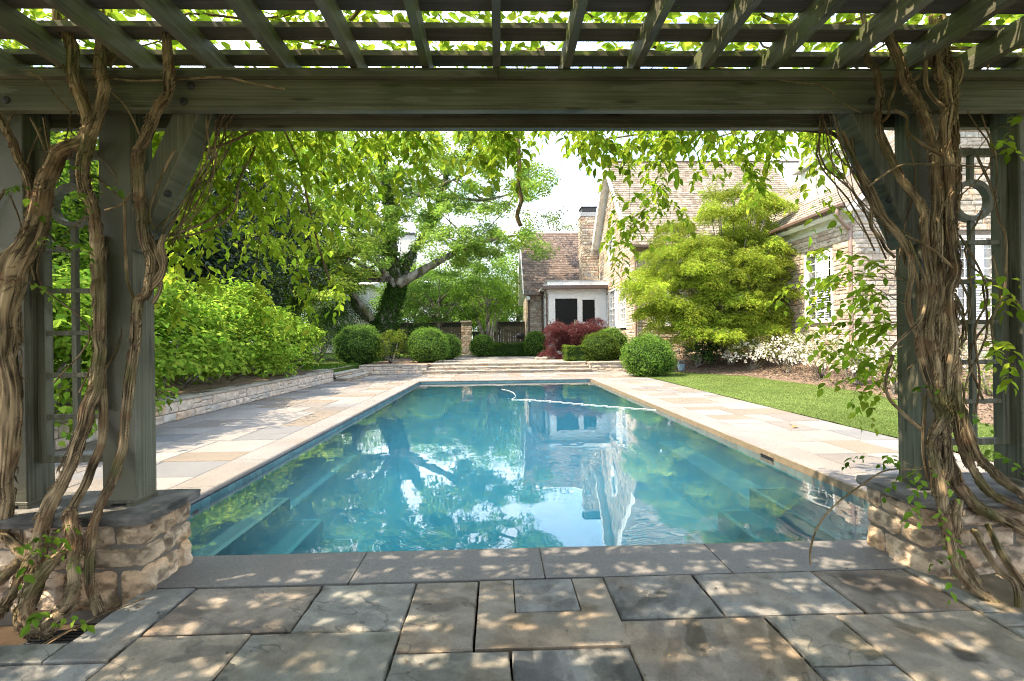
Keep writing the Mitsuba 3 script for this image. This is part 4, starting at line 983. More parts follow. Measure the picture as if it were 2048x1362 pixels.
# leafy shrubs hanging over the left wall (nearest first)
for i, (x, y, rx, ry, rz, lb) in enumerate([(-6.85, 7.4, 1.6, 2.1, 1.45, 'bright green leafy shrub spilling over the left wall, nearest the pergola post'), (-7.35, 10.6, 1.75, 1.9, 1.5, 'second bright leafy shrub along the left wall from the pergola'),
                                  (-7.4, 13.6, 1.7, 1.9, 1.55, 'third bright leafy shrub along the left wall from the pergola'), (-7.2, 16.3, 1.4, 1.6, 1.2, 'last bright leafy shrub along the left wall beside the corner steps'), (-8.2, 4.0, 2.0, 2.2, 1.6, 'leafy green shrub behind the left trellis')]):
    shrub('viburnum_shrub', lb, 'shrub', (x, y, TER + rz * (.62 if i else .42)), (rx, ry, rz), 60 + i, (.13, .26, .025), (.41, .57, .075), 190, 60, .125, 'ovate' if i in (0, 1, 4) else 'diamond', .62, clump=.23, parts=220 if i == 0 else 0, flat=.55, hollow=.62)
shrub('golden_shrub', 'yellow green feathery shrub above the leafy shrubs, against the dark magnolia', 'shrub', (-9.3, 13.2, 2.6), (1.3, 1.3, .75), 70, (.2, .26, .02), (.42, .44, .05), 60, 60, .09, 'palm', .5, clump=.3)
shrub('golden_shrub', 'small golden shrub at the far end of the leafy shrubs', 'shrub', (-8.2, 18.2, 1.9), (.9, .9, .7), 71, (.2, .26, .02), (.40, .42, .05), 40, 50, .09, 'palm', .5, clump=.3)
shrub('mixed_shrub', 'loose pale green shrub between the two rounded boxwoods on the far left wall', 'shrub', (-4.95, 23.4, 1.1), (.8, .7, .85), 72, (.09, .16, .02), (.24, .30, .05), 45, 55, .075, clump=.3)
shrub('evergreen_shrub', 'dark spreading evergreen shrub behind the left boxwood', 'shrub', (-9.4, 26.5, 1.7), (2.4, 1.8, 1.5), 73, (.05, .11, .022), (.13, .24, .05), 100, 120, .08, clump=.28)
shrub('evergreen_shrub', 'dark evergreen shrub left of the ivy covered tree', 'shrub', (-9.6, 31.5, 2.2), (2.2, 1.6, 2.1), 74, (.04, .09, .02), (.10, .19, .045), 90, 110, .09, clump=.28)
shrub('evergreen_shrub', 'dark low evergreen at the foot of the ivy covered tree', 'shrub', (-4.6, 30.0, 1.3), (1.6, 1.3, 1.2), 75, DK, (.07, .13, .03), 60, 100, .08, clump=.3)
shrub('dark_leaved_shrub', 'small dark evergreen shrub right of the largest boxwood', 'shrub', (8.2, 20.4, .75), (.7, .6, .6), 76, DK, DK2, 30, 70, .09, m='leaf_gloss', clump=.35)
shrub('dark_leaved_shrub', 'low dark rhododendron below the yellow maple', 'shrub', (9.3, 20.7, .8), (.85, .6, .6), 77, DK, DK2, 30, 70, .10, m='leaf_gloss', clump=.35)
# azaleas
def azalea(label, x, y, z, r, h, seed, dens=1.0):
    rng = np.random.default_rng(seed); t = thing('azalea', label, 'azalea', None)
    n = int(34 * dens); d = rdir(rng, n); d[:, 2] = np.abs(d[:, 2]); cc = np.array([x, y, z + h * .35]) + d * np.array([r, r, h * .65]) * (.45 + .55 * rng.random((n, 1)))
    lv = Leaves('diamond'); crown_leaves(rng, lv, cc, .24 * r, 40, .05, (.13, .18, .04), (.32, .34, .11), .6)
    put_leaves(t + '__foliage', lv); stems(t + '__stem', np.array([x, y, z - .05]), cc[:16], .014, .004, seed)
    fl = Leaves('petal'); m = int(66 * dens); d = rdir(rng, m); d[:, 2] = np.abs(d[:, 2]) * .9 - .1; c = np.array([x, y, z + h * .35]) + d * np.array([r, r, h * .68]) * (.8 + .25 * rng.random((m, 1)))
    for q, dd in zip(c, d):
        for _ in range(5):
            o = q + rng.normal(size=3) * .045; ax = unit(dd + rng.normal(size=3) * .6 + [0, -.3, .2]); e1 = unit(np.cross(ax, [.3, .5, .8])); e2 = np.cross(ax, e1); a = np.arange(5) * 2 * PI / 5 + rng.random() * 6
            fl.add(np.tile(o, (5, 1)), np.cos(a)[:, None] * e1 + np.sin(a)[:, None] * e2 + ax * .35, ax, .038, .85, (.80, .76, .70))
    v, f, c_ = fl.mesh(); put(t + '__flower', (v, f), 'petal', color=c_, kind='stuff')
for i, (x, y, r, h, lb) in enumerate([(9.6, 18.9, .9, 1.25, 'white flowering azalea below the yellow maple, farthest along the wing wall'), (10.0, 17.0, 1.05, 1.5, 'white flowering azalea under the tall wing window'), (9.95, 15.1, 1.05, 1.5, 'white flowering azalea in front of the wing corner downspout'), (9.7, 13.2, .95, 1.3, 'sparse white azalea right of the wing corner'), (9.5, 11.5, .8, 1.1, 'twiggy white azalea nearest the right pergola post'), (11.6, 13.2, 1.0, 1.4, 'white azalea seen through the right trellis below the wide window')]):
    azalea(lb, x, y, .16, r, h, 90 + i, 1.7 if i < 3 else 1.1)
for i in range(4):
    shrub('young_shrub', ['small bare stemmed shrub in the mulch beside the right post', 'low green shrub in the mulch seen through the right trellis', 'green leafy shrub against the end wall right of the trellis', 'thin sapling in the mulch near the lawn edge'][i], 'shrub', [(8.6, 10.6, .55), (9.8, 9.6, .5), (13.5, 13.6, .9), (9.4, 13.0, .6)][i], [(.4, .4, .45), (.6, .6, .45), (.9, .7, .8), (.35, .35, .5)][i], 110 + i, (.09, .17, .02), (.22, .32, .05), 14, 30, .07, clump=.35)

# yellow maple: tiers of palmate leaves
def maple(name, label, base, tiers, seed, ca, cb, per, L, twig='mat_tree_bark', trunk=.09, cat_='tree', nbase=4, loose=0):
    rng = np.random.default_rng(seed); t = thing(name, label, cat_); base = np.array(base, float); lv = Leaves('palm'); parts = []
    for k in range(nbase):
        a = rng.uniform(0, 6.28); parts.append(tube([base + [.08 * math.cos(a), .08 * math.sin(a), -.1], base + np.array([.5 * math.cos(a), .3 * math.sin(a), .9]), base + np.array([.9 * math.cos(a), .6 * math.sin(a), 2.0])], [trunk, trunk * .8, trunk * .5], 7, 12, .3, k))
    for (c, r) in tiers:
        c = np.array(c, float); n = int(per * (r[0] * r[1]) ** .5 * (r[0] + r[1]) / 2)
        a = rng.random(n) * 6.283; q = rng.random(n) ** .55; e = (.6 + .75 * meshkit.noise(np.stack([np.cos(a) * 3.2 + seed, np.sin(a) * 3.2, c[2] * 3 + a * 0], -1), 5))
        dx, dy = np.cos(a) * q * r[0] * e, np.sin(a) * q * r[1] * e
        dz = -(q ** 2) * r[2] * .9 + rng.normal(size=n) * r[2] * .24 + r[2] * .5 * (meshkit.noise(np.stack([dx * 2.5, dy * 2.5, dx * 0 + c[0]], -1)) - .5)
        p = c + np.stack([dx, dy, dz], -1)
        nm = unit(np.stack([np.cos(a) * q * .5, np.sin(a) * q * .5, q * 0 + 1], -1) + rng.normal(size=(n, 3)) * .3)
        dd = unit(np.stack([np.cos(a), np.sin(a), -.45 - q * .3], -1) + rng.normal(size=(n, 3)) * .5)
        kk = (.75 + .5 * meshkit.noise(p * 2.2 + seed)) * rng.uniform(.68, 1.2)
        lv.add(p, dd, nm, L * rng.uniform(.6, 1.25, n), .62, tint(rng, n, ca, cb) * kk[:, None])
        s = base + np.array([0, 0, .6 + .4 * rng.random()]); parts.append(tube([s, s * .4 + c * .6 + [0, 0, .1], c], [trunk * .55, trunk * .35, trunk * .1], 5, 9))
        for _ in range(2):
            b = rng.random() * 6.28; parts.append(tube([c, c + np.array([math.cos(b) * r[0] * .4, math.sin(b) * r[1] * .4, .02]), c + np.array([math.cos(b) * r[0] * .8, math.sin(b) * r[1] * .8, -r[2] * .4])], [trunk * .14, trunk * .1, .006], 4, 5))
    if loose:
        C_ = np.array([c for c, r in tiers]); q = C_[rng.integers(0, len(C_), loose)] + rng.normal(size=(loose, 3)) * [.35, .3, .3]; crown_leaves(rng, lv, q, rng.uniform(.12, .34, loose), 70, L, ca, cb, .6, W=.62)
    v, f, u = joinvf(parts); put(t + '__trunk', (v, f), twig, True, uv=u); put_leaves(t + '__crown', lv)
rngM = np.random.default_rng(500)
tiers = []
mreg = Polygon([(1262, 640), (1258, 560), (1290, 500), (1330, 430), (1400, 395), (1450, 372), (1540, 380), (1600, 420), (1625, 470), (1610, 540), (1580, 600), (1560, 660), (1500, 690), (1420, 668), (1340, 660)])
from shapely.geometry import Point
for k, (u, v, rx) in enumerate([(1300, 560, .8), (1330, 610, 1.0), (1390, 640, .9), (1330, 500, .9), (1400, 560, 1.1), (1350, 450, .8), (1400, 480, 1.0), (1460, 610, .9), (1470, 540, 1.1), (1530, 650, .8), (1440, 420, .9), (1500, 460, 1.1), (1520, 400, .8), (1560, 500, 1.0), (1560, 580, .9), (1600, 440, .7), (1470, 380, .6), (1290, 620, .6), (1440, 660, .7), (1590, 540, .7), (1420, 520, .9), (1490, 590, .9), (1370, 530, .9)]):
    y = 20.0 + rngM.uniform(-1.6, 1.2); tiers.append((ony(u, v, y), (rx * 1.05, .9 * rx + .2, .34)))
for k in range(26):
    u, v = rngM.uniform(1330, 1560), rngM.uniform(560, 672); tiers.append((ony(u, v, rngM.uniform(18.6, 19.4)), (rngM.uniform(.4, .7), rngM.uniform(.35, .5), .4)))
while len(tiers) < 150:
    u, v = rngM.uniform(1255, 1630), rngM.uniform(370, 695)
    if mreg.contains(Point(u, v)):
        ed = mreg.exterior.distance(Point(u, v)); y = 20.2 + rngM.uniform(-1, 1) * min(1.9, .5 + ed * .022); tiers.append((ony(u, v, y), (rngM.uniform(.4, .75), rngM.uniform(.4, .7), .4)))
maple('yellow_maple', 'yellow green maple with tiered foliage in front of the stone house', onz(1468, 705, .45) * 0 + np.array([9.5, 20.2, .4]), tiers, 501, (.22, .33, .035), (.56, .65, .10), 2500, .125, trunk=.08, loose=260)
tiers = [((4.1 + rngM.normal() * .85, 26.0 + rngM.normal() * .55, 1.0 + rngM.uniform(0, 1.6) * (1 - .3 * rngM.random())), (.55, .5, .32)) for _ in range(38)] + [((2.6, 25.6, .85), (.6, .5, .3)), ((2.7, 25.6, .75), (.6, .5, .3)), ((4.5, 25.8, 1.2), (.6, .5, .3)), ((3.4, 25.4, .7), (.7, .5, .3)), ((3.9, 26, 2.05), (.6, .5, .3))]
maple('red_maple', 'mounded dark red Japanese maple in front of the white porch', (3.6, 26, TER), tiers, 502, (.11, .036, .042), (.26, .10, .10), 3000, .10, trunk=.05)

# the big ivy-clad tree
rngB = np.random.default_rng(900)
bt = thing('ivy_clad_tree', 'old spreading tree with ivy covered trunk and a mossy right limb behind the far boxwoods', 'tree')
def Pj(lst, y): return np.array([ony(u, v, y if np.isscalar(y) else y[i]) for i, (u, v) in enumerate(lst)])
limbs = [([(768, 720), (772, 650), (785, 600), (795, 568)], [.62, .5, .42, .36], 30), ([(795, 568), (830, 550), (880, 522), (930, 497), (985, 478), (1040, 470)], [.30, .26, .22, .16, .1, .05], 29.5), ([(795, 568), (782, 500), (780, 430), (772, 360), (760, 300)], [.36, .32, .28, .2, .1], 30.3),
         ([(790, 572), (765, 540), (748, 500), (722, 470), (690, 440), (650, 425)], [.2, .16, .14, .1, .08, .04], 29.5), ([(800, 560), (830, 500), (868, 440), (885, 380), (905, 310)], [.26, .22, .18, .14, .08], 30.6), ([(780, 430), (820, 400), (860, 380), (930, 350)], [.16, .12, .1, .05], 30), ([(772, 380), (730, 340), (690, 320)], [.14, .1, .05], 30), ([(745, 640), (715, 600), (690, 560), (640, 545)], [.2, .17, .1, .05], 29.6), ([(885, 390), (960, 400), (1030, 385), (1090, 360)], [.1, .08, .05, .03], 30)]
for k, (l, r_, y) in enumerate(limbs):
    v, f, u = tube(Pj(l, y), r_, 12, 30, .4, k + 3, .3); put(bt + ('__trunk' if k == 0 else '__limb'), (v, f), 'mat_tree_bark', True, uv=u)
ivy = Leaves('diamond')
for (l, r_, y), n in zip([limbs[0], limbs[2], limbs[4]], (7000, 4500, 2600)):
    Q = catmull(Pj(l, y), 60); rr = np.interp(np.linspace(0, 1, 60), np.linspace(0, 1, len(r_)), r_); i = rngB.integers(0, 60, n); d = rdir(rngB, n); d[:, 2] *= .3; d = unit(d)
    ivy.add(Q[i] + d * (rr[i] * (1.1 + .55 * rngB.random(n)))[:, None] + rngB.normal(size=(n, 3)) * .06, [0, 0, -1] + rngB.normal(size=(n, 3)) * .5, d + rngB.normal(size=(n, 3)) * .4, .12 * rngB.uniform(.6, 1.2, n), .9, tint(rngB, n, (.035, .085, .018), (.10, .20, .04)))
put_leaves(bt + '__ivy', ivy, kind='stuff')
reg = Polygon([(430, 270), (1000, 262), (1040, 290), (1070, 330), (1108, 352), (1095, 385), (1040, 405), (1050, 440), (1095, 505), (1075, 520), (1010, 500), (960, 520), (900, 540), (850, 500), (760, 545), (700, 590), (620, 600), (560, 500), (450, 470)])
gaps = [Polygon([(800, 455), (840, 440), (840, 462), (832, 510), (800, 510)]), Polygon([(880, 420), (980, 425), (960, 450), (880, 445)]), Polygon([(985, 430), (1040, 420), (1045, 470), (990, 462)]), Polygon([(1000, 330), (1030, 330), (1030, 360), (1000, 360)]), Polygon([(745, 420), (775, 400), (775, 440), (750, 450)])]
from shapely.geometry import Point
cc = []
while len(cc) < 640:
    u, v = rngB.uniform(420, 1110), rngB.uniform(255, 600); q = Point(u, v)
    if reg.contains(q) and not any(g_.contains(q) for g_ in gaps): cc.append(ony(u, v, 30 + rngB.normal() * 2.2))
lv = Leaves('diamond'); crown_leaves(rngB, lv, np.array(cc), .62 * rngB.uniform(.6, 1.3, len(cc)), 165, .17, (.13, .25, .04), (.40, .56, .11), .6)
near_reg = Polygon([(560, 430), (760, 425), (742, 560), (650, 610), (560, 575), (440, 540), (470, 450)]); c2 = []
while len(c2) < 150:
    u, v = rngB.uniform(440, 760), rngB.uniform(425, 610)
    if near_reg.contains(Point(u, v)): c2.append(ony(u, v, 26 + rngB.normal() * 1.0))
crown_leaves(rngB, lv, np.array(c2), .5 * rngB.uniform(.6, 1.3, len(c2)), 130, .17, (.16, .28, .04), (.46, .58, .12), .5)
put_leaves(bt + '__crown', lv)
for k in range(5):
    v, f, u = tube([ony(770, 560, 29.5), ony(740 - k * 20, 520 + k * 8, 28), c2[k * 7]], [.14, .09, .03], 7, 14, .3, k); put(bt + '__limb', (v, f), 'mat_tree_bark', True, uv=u)
tw = []
for _ in range(110):
    a = cc[rngB.integers(len(cc))]; l, r_, y = limbs[rngB.integers(1, len(limbs))]; s = catmull(Pj(l, y), 20)[rngB.integers(8, 20)]
    if np.linalg.norm(a - s) < 5: tw.append(tube([s, (a + s) / 2 + rngB.normal(size=3) * .25, a], [.06, .04, .012], 5, 7))
v, f, u = joinvf(tw); put(bt + '__twig', (v, f), 'mat_tree_bark', True, uv=u, kind='stuff')
# broken pale trunk and small trees
st = thing('leaning_trunk', 'pale leaning broken trunk left of the ivy covered tree', 'tree trunk')
v, f, u = tube(Pj([(770, 655), (745, 640), (722, 625), (708, 600), (706, 560), (702, 530)], 31.5), [.30, .27, .24, .2, .15, .08], 12, 30, .4, 8, .3); put(st + '__trunk', (v, f), 'mat_tree_bark', True, uv=u)
def at(u, y, z): p = ony(u, 650, y); return (p[0], y, z)
trees = [('magnolia_tree', 'dark glossy magnolia behind the bright leafy shrubs', at(440, 19, .5), 8.6, 3.6, (.018, .04, .016), (.05, .085, .04), dict(L=.2, m='leaf_gloss', nclump=170, per=150, crown0=.12, W=.45)),
         ('magnolia_tree', 'dark glossy magnolia at far left behind the trellis', at(250, 17, .5), 8.5, 3.4, (.018, .04, .016), (.05, .085, .04), dict(L=.2, m='leaf_gloss', nclump=120, per=120, crown0=.15, W=.45)),
         ('crape_myrtle', 'small multi stemmed tree with pale bark in front of the board fence', at(975, 35, .5), 5.6, 2.6, MD, BR2, dict(nclump=70, per=90, L=.13, trunk=.1, crown0=.42, multi=5)),
         ('woodland_tree', 'light green tree between the golden shrub and the pale leaning trunk', at(590, 30, .4), 8.5, 3.2, (.12, .24, .03), (.36, .52, .09), dict(nclump=120, per=110, L=.17, crown0=.25)),
         ('dogwood_tree', 'airy light green dogwood right of the ivy covered tree', at(880, 34, .5), 5.8, 3.0, MD, MD2, dict(nclump=80, per=90, L=.13, trunk=.12, crown0=.3, flat=.3))]
for i, (n_, lb, b, h, r, ca, cb, kw) in enumerate(trees): tree(n_, lb, b, h, r, 200 + i, ca, cb, **kw)
# woodland behind the fence and to the left
bg = [(1035, 50, 11.0, 4.6), (960, 46, 9.8, 4.2), (890, 50, 10.0, 4.8), (830, 47, 8.0, 4.0), (760, 62, 14, 5.5), (690, 58, 13, 5.5), (600, 46, 12, 5.2), (520, 40, 12.5, 5.0), (440, 34, 12, 4.6), (380, 30, 11, 4.4), (300, 27, 10.5, 4.2), (230, 23, 9.5, 3.8), (150, 19, 9, 3.6), (60, 16, 8.5, 3.4), (-80, 12, 8, 3.2), (1010, 66, 10, 5), (930, 70, 11, 5.5), (-420, 7.5, 7.5, 3.0)]
for i, (u, y, h, r) in enumerate(bg):
    lb = 'background tree, number %d' % i
    names = ['leafy green tree right behind the gap between fence and house', 'fresh green tree behind the garden gate', 'fresh green tree behind the stone gate pillar', 'light tree behind the dogwood', 'tall tree behind the ivy covered tree', 'tall tree in front of the white neighbour house', 'tall bright tree behind the dark magnolia, right side', 'tall bright tree directly behind the dark magnolia', 'bright tree behind the magnolia, left side', 'tree above the left knee brace', 'tree seen left of the knee brace', 'tree behind the main left post', 'tree seen through the left trellis', 'tree between the two left posts, low', 'tree at the far left edge behind the outer post', 'hazy tree far behind the fence', 'distant tree above the garden gate', 'tree to the left of the deck outside the view']
    k = i % 3; ca, cb = [(MD, MD2), ((.10, .20, .025), (.28, .44, .06)), ((.09, .19, .02), (.30, .47, .05))][k]
    tree('woodland_tree', names[i], at(u, y, .4), h, r, 300 + i, ca, cb, nclump=130, per=120, L=.2 if y > 25 else .15, trunk=.18, crown0=.08, clump=.26, group=None)
p = ony(1112, 440, 62); tree('tall_oak', 'pale green treetop rising above the far roof left of the chimney', (p[0], 62, .4), 17.6, 4.2, 350, (.09, .15, .04), (.22, .30, .09), nclump=90, per=70, L=.25, trunk=.3, crown0=.45)
for i, (x, y, h, r) in enumerate([(-13, 9, 7.5, 3.2), (-14.5, 14.5, 9, 3.6)]): tree('woodland_tree', ['tree beside the left bed, nearer one casting shade on the deck', 'tree beside the left bed, farther one casting shade on the deck'][i], (x, y, .4), h, r, 360 + i, (.05, .12, .015), (.20, .33, .04), nclump=110, per=80, L=.15, crown0=.15)
# grass
rngG = np.random.default_rng(15)
gl = Leaves('blade'); n = 150000
Y = 3.5 + 17.3 * rngG.random(n) ** 1.5; X = LX0 - .035 + (lawn_right(Y) + .12 - LX0) * rngG.random(n)
zz_ = .01 + lump(X, Y, 1.2, .03, 2)
tone = .7 + .6 * meshkit.fbm(np.stack([X * 2, Y * .6, X * 0], -1), 2)
gl.add(np.stack([X, Y, zz_], -1), [0, 0, 1] + rngG.normal(size=(n, 3)) * .45, rdir(rngG, n), .05 * rngG.uniform(.6, 1.3, n), 1.0, tint(rngG, n, (.11, .175, .04), (.25, .35, .11)) * tone[:, None])
put_leaves('grass', gl, kind='stuff', label='short mown green lawn grass beside the right deck')
labels['grass'].update(category='grass')
ch = Leaves('diamond'); n = 9000; Y = rngG.uniform(5, 21, n); X = lawn_right(Y) + rngG.random(n) ** .8 * 2.9
ch.add(np.stack([X, Y, np.clip((X - lawn_right(Y)) * .13, -.18, .42) + .03 + np.clip((Y - 20.5) * .15, 0, .3)], -1), rdir(rngG, n) * [1, 1, .2], [0, 0, 1] + rngG.normal(size=(n, 3)) * .3, .07 * rngG.uniform(.5, 1.4, n), .35, tint(rngG, n, (.09, .062, .045), (.25, .19, .14)))
put_leaves('mulch_chips', ch, 'leaf_gloss', kind='stuff', label='brown bark mulch chips scattered over the azalea bed'); labels['mulch_chips'].update(category='mulch')
lg = Leaves('diamond'); n = 3500; X, Y = rngG.uniform(-9, -6.2, n), rngG.uniform(18.5, 23, n)
lg.add(np.stack([X, Y, X * 0 + TER], -1), [0, 0, 1] + rngG.normal(size=(n, 3)) * .5, rdir(rngG, n), .09, .2, tint(rngG, n, (.06, .14, .015), (.16, .27, .05))); put_leaves('grass', lg, kind='stuff', label='small patch of grass beyond the corner steps on the left')
struct('side_lawn', grid(-16, X0L - .9, 18.2, 36, 20, 20, lambda X, Y: X * 0 + .412), 'mat_lawn')

lt = Leaves('diamond'); n = 120; X = np.concatenate([rngG.uniform(-2.2, 2.6, 45), rngG.uniform(-5.9, -3.3, 75)]); Y = np.concatenate([rngG.uniform(1.7, 3.0, 45), rngG.uniform(4, 16, 75)])
lt.add(np.stack([X, Y, X * 0 + .006], -1), rdir(rngG, n) * [1, 1, .1], [0, 0, 1] + rngG.normal(size=(n, 3)) * .25, rngG.uniform(.008, .03, n), .5, tint(rngG, n, (.06, .04, .02), (.26, .19, .09))); put_leaves('leaf_litter', lt, 'leaf_gloss', kind='stuff', label='tiny dry leaf bits scattered on the paving'); labels['leaf_litter'].update(category='leaf litter')
# fallen leaf on the right deck
fl_ = Leaves('ovate'); p = onz(1583, 855, .012); fl_.add([p, p + [.1, .03, 0]], [[1, .2, .15], [-.4, 1, .2]], [[0, -.2, 1], [.2, 0, 1]], .13, .6, [(.34, .19, .08), (.30, .17, .08)]); put_leaves('fallen_leaf', fl_, 'leaf_gloss')
labels['fallen_leaf'] = {'label': 'dry brown fallen leaf lying on the right deck', 'category': 'leaf'}
kg = thing('kettle_grill', 'small dark lidded grill in front of the board fence, above the low hedge', 'grill')
p = ony(1041, 672, 36.5)
put(kg + '__bowl', trimesh.creation.revolve(np.array([[0, -.26], [.16, -.22], [.29, -.08], [.32, 0], [0, 0]]), sections=24).apply_translation(p), 'mat_iron', 30)
put(kg + '__lid', trimesh.creation.revolve(np.array([[.325, .005], [.31, .1], [.2, .2], [0, .24]]), sections=24).apply_translation(p), 'mat_iron', 30)
for a in (0.4, 2.5, 4.6): put(kg + '__leg', obox(p + [.2 * math.cos(a), .2 * math.sin(a), -.15], [p[0] + .34 * math.cos(a), p[1] + .34 * math.sin(a), .5], .03, .03, .002), 'mat_iron')
put(kg + '__handle', obox(p + [-.42, -.02, -.02], p + [-.3, -.02, -.02], .05, .03, .004), 'mat_lead')
rngR = np.random.default_rng(61)
for i, (u, w) in enumerate(((1083, .3), (1100, .26))):
    q = ony(u, 712, 25.2 + .3 * i); m = rock(q[0] - w, q[0] + w, q[1] - .2, q[1] + .2, TER - .05, TER + .12, rngR, 3); k = thing('garden_stone', ['flat grey stone at the left foot of the red maple', 'smaller flat stone tucked under the red maple'][i], 'stone'); scene[k] = mikit.ply(m, 'mat_ledge', uv=flatuv(m, .5))
pot = thing('garden_pot', 'small pale blue pot between the largest boxwood and the dark shrubs', 'pot')
pp = (7.35, 19.9)
put(pot + '__body', trimesh.creation.revolve(np.array([[0, 0], [.11, 0], [.14, .15], [.15, .26], [.13, .27], [.12, .1], [0, .08]]), sections=20).apply_translation([*pp, .1]), 'mat_paleblue', 30)
put(pot + '__handle', (lambda q: (q[0], q[1]))(tube([(pp[0] - .12, pp[1], .36), (pp[0] - .06, pp[1], .5), (pp[0] + .06, pp[1], .5), (pp[0] + .12, pp[1], .36)], .012, 6, 14)), 'mat_paleblue', True)

# ------------------------------------------------------------------ climbing vines
def sp(lst, y, d):
    """stem points from pixels: depth y (number or per point), d = diameter in pixels (number or per point)."""
    n = len(lst); y = np.interp(np.linspace(0, 1, n), np.linspace(0, 1, len(np.atleast_1d(y))), np.atleast_1d(y)); d = np.interp(np.linspace(0, 1, n), np.linspace(0, 1, len(np.atleast_1d(d))), np.atleast_1d(d))
    P = np.array([ony(u, v, yy) for (u, v), yy in zip(lst, y)]); return P, d * y / 2000
def vine_stem(key, lst, y, d, seed, sides=22, ridge=.6, per=11):
    P, R = sp(lst, y, d); v, f, u = tube(P, R * .92, sides, per * (len(P) - 1) + 1, ridge, seed, .55); put(key, (v, f), 'mat_vine', True, uv=u); return P
VL = thing('climbing_vine', 'old twisted climbing vine wrapped round the left pergola posts and over the roof', 'vine')
VR = thing('climbing_vine', 'old thick climbing vine bundled round the right pergola posts and over the roof', 'vine')
Lst = [
    ([(118, 40), (146, 88), (143, 135), (156, 182), (172, 222), (180, 256), (167, 277), (117, 306), (103, 336), (90, 376), (79, 420), (70, 464), (40, 523), (22, 582), (7, 640), (14, 700), (18, 820), (12, 943), (6, 1011), (3, 1075)], [2.85, 2.88, 2.94, 2.92, 2.9, 2.85], [26, 26, 28, 34, 46, 40, 30]),
    ([(203, 90), (204, 125), (200, 150), (207, 185), (192, 245), (175, 285), (167, 320), (168, 350), (172, 385), (186, 420), (193, 475), (194, 530), (196, 604), (197, 677), (198, 715), (190, 773), (177, 826), (160, 875), (136, 933), (107, 992), (87, 1040), (80, 1084), (72, 1128)], [2.85, 2.88, 2.93, 2.92, 2.85, 2.75], [24, 24, 24, 22, 26, 32]),
    ([(330, 30), (336, 90), (338, 145), (335, 185), (312, 220), (295, 265), (277, 305), (276, 345), (280, 395), (285, 439), (292, 486), (304, 520), (303, 549), (292, 585), (276, 604), (272, 640), (270, 695), (265, 715), (255, 797), (248, 870), (233, 943), (204, 1001), (187, 1050), (180, 1103), (182, 1162), (198, 1228)], [2.84, 2.88, 2.95, 2.96, 2.94, 2.8, 2.68], [20, 20, 22, 20, 18, 18, 18]),
    ([(-4, 225), (18, 270), (37, 314), (55, 354), (64, 398), (70, 440), (80, 480)], [2.9, 2.93], [14, 18]),
    ([(140, 1022), (140, 1040), (150, 1080), (149, 1130), (145, 1172), (140, 1205), (112, 1232), (86, 1254), (62, 1256), (48, 1225), (62, 1180), (97, 1130), (128, 1102), (150, 1060)], [2.82, 2.7, 2.6, 2.52, 2.6, 2.8], [24, 26, 28, 34, 28, 20]),
    ([(72, 1128), (70, 1160), (58, 1200), (50, 1236), (62, 1260), (90, 1262), (118, 1232)], [2.75, 2.56, 2.55], [26, 34, 26]),
    ([(-6, 1066), (25, 1085), (50, 1115), (64, 1140), (62, 1175)], [2.84, 2.68], [20, 20]),
    ([(-10, 1170), (20, 1140), (46, 1116), (74, 1100), (88, 1068)], [2.7, 2.8], [22, 18]),
    ([(-10, 1240), (14, 1205), (36, 1160), (60, 1120), (66, 1080)], [2.55, 2.8], [20, 18]),
    ([(205, 780), (208, 830), (204, 880), (190, 920), (172, 965), (150, 1005), (138, 1026)], [2.93, 2.86], [16, 18]),
    ([(330, 470), (322, 500), (330, 530), (318, 560), (300, 580), (284, 596)], 2.96, [12, 12]), ([(316, 480), (328, 510), (312, 540), (322, 566), (316, 590), (306, 606)], [2.98, 2.97], [10, 10]), ([(302, 470), (312, 505), (322, 535), (308, 565), (296, 590)], [2.95, 2.97], [9, 9]),
    ([(250, 395), (250, 450), (252, 520), (258, 570), (270, 602)], 2.97, [6, 6]), ([(212, 130), (232, 110), (246, 96), (262, 80)], 2.9, [16, 8]), ([(196, 470), (204, 560), (205, 660), (206, 760), (208, 820)], 2.98, [18, 16]),
]
def rise(l):
    """stems that reach the rafters go on up between the slats."""
    return [(l[0][0] + (6 if l[0][0] < 1024 else -10), -34)] + l if l[0][1] < 95 and l[0][1] > -20 else l
for k, (l, y, d) in enumerate(Lst): vine_stem(VL + '__stem', rise(l), y, np.array(d) * .86, 11 + k)
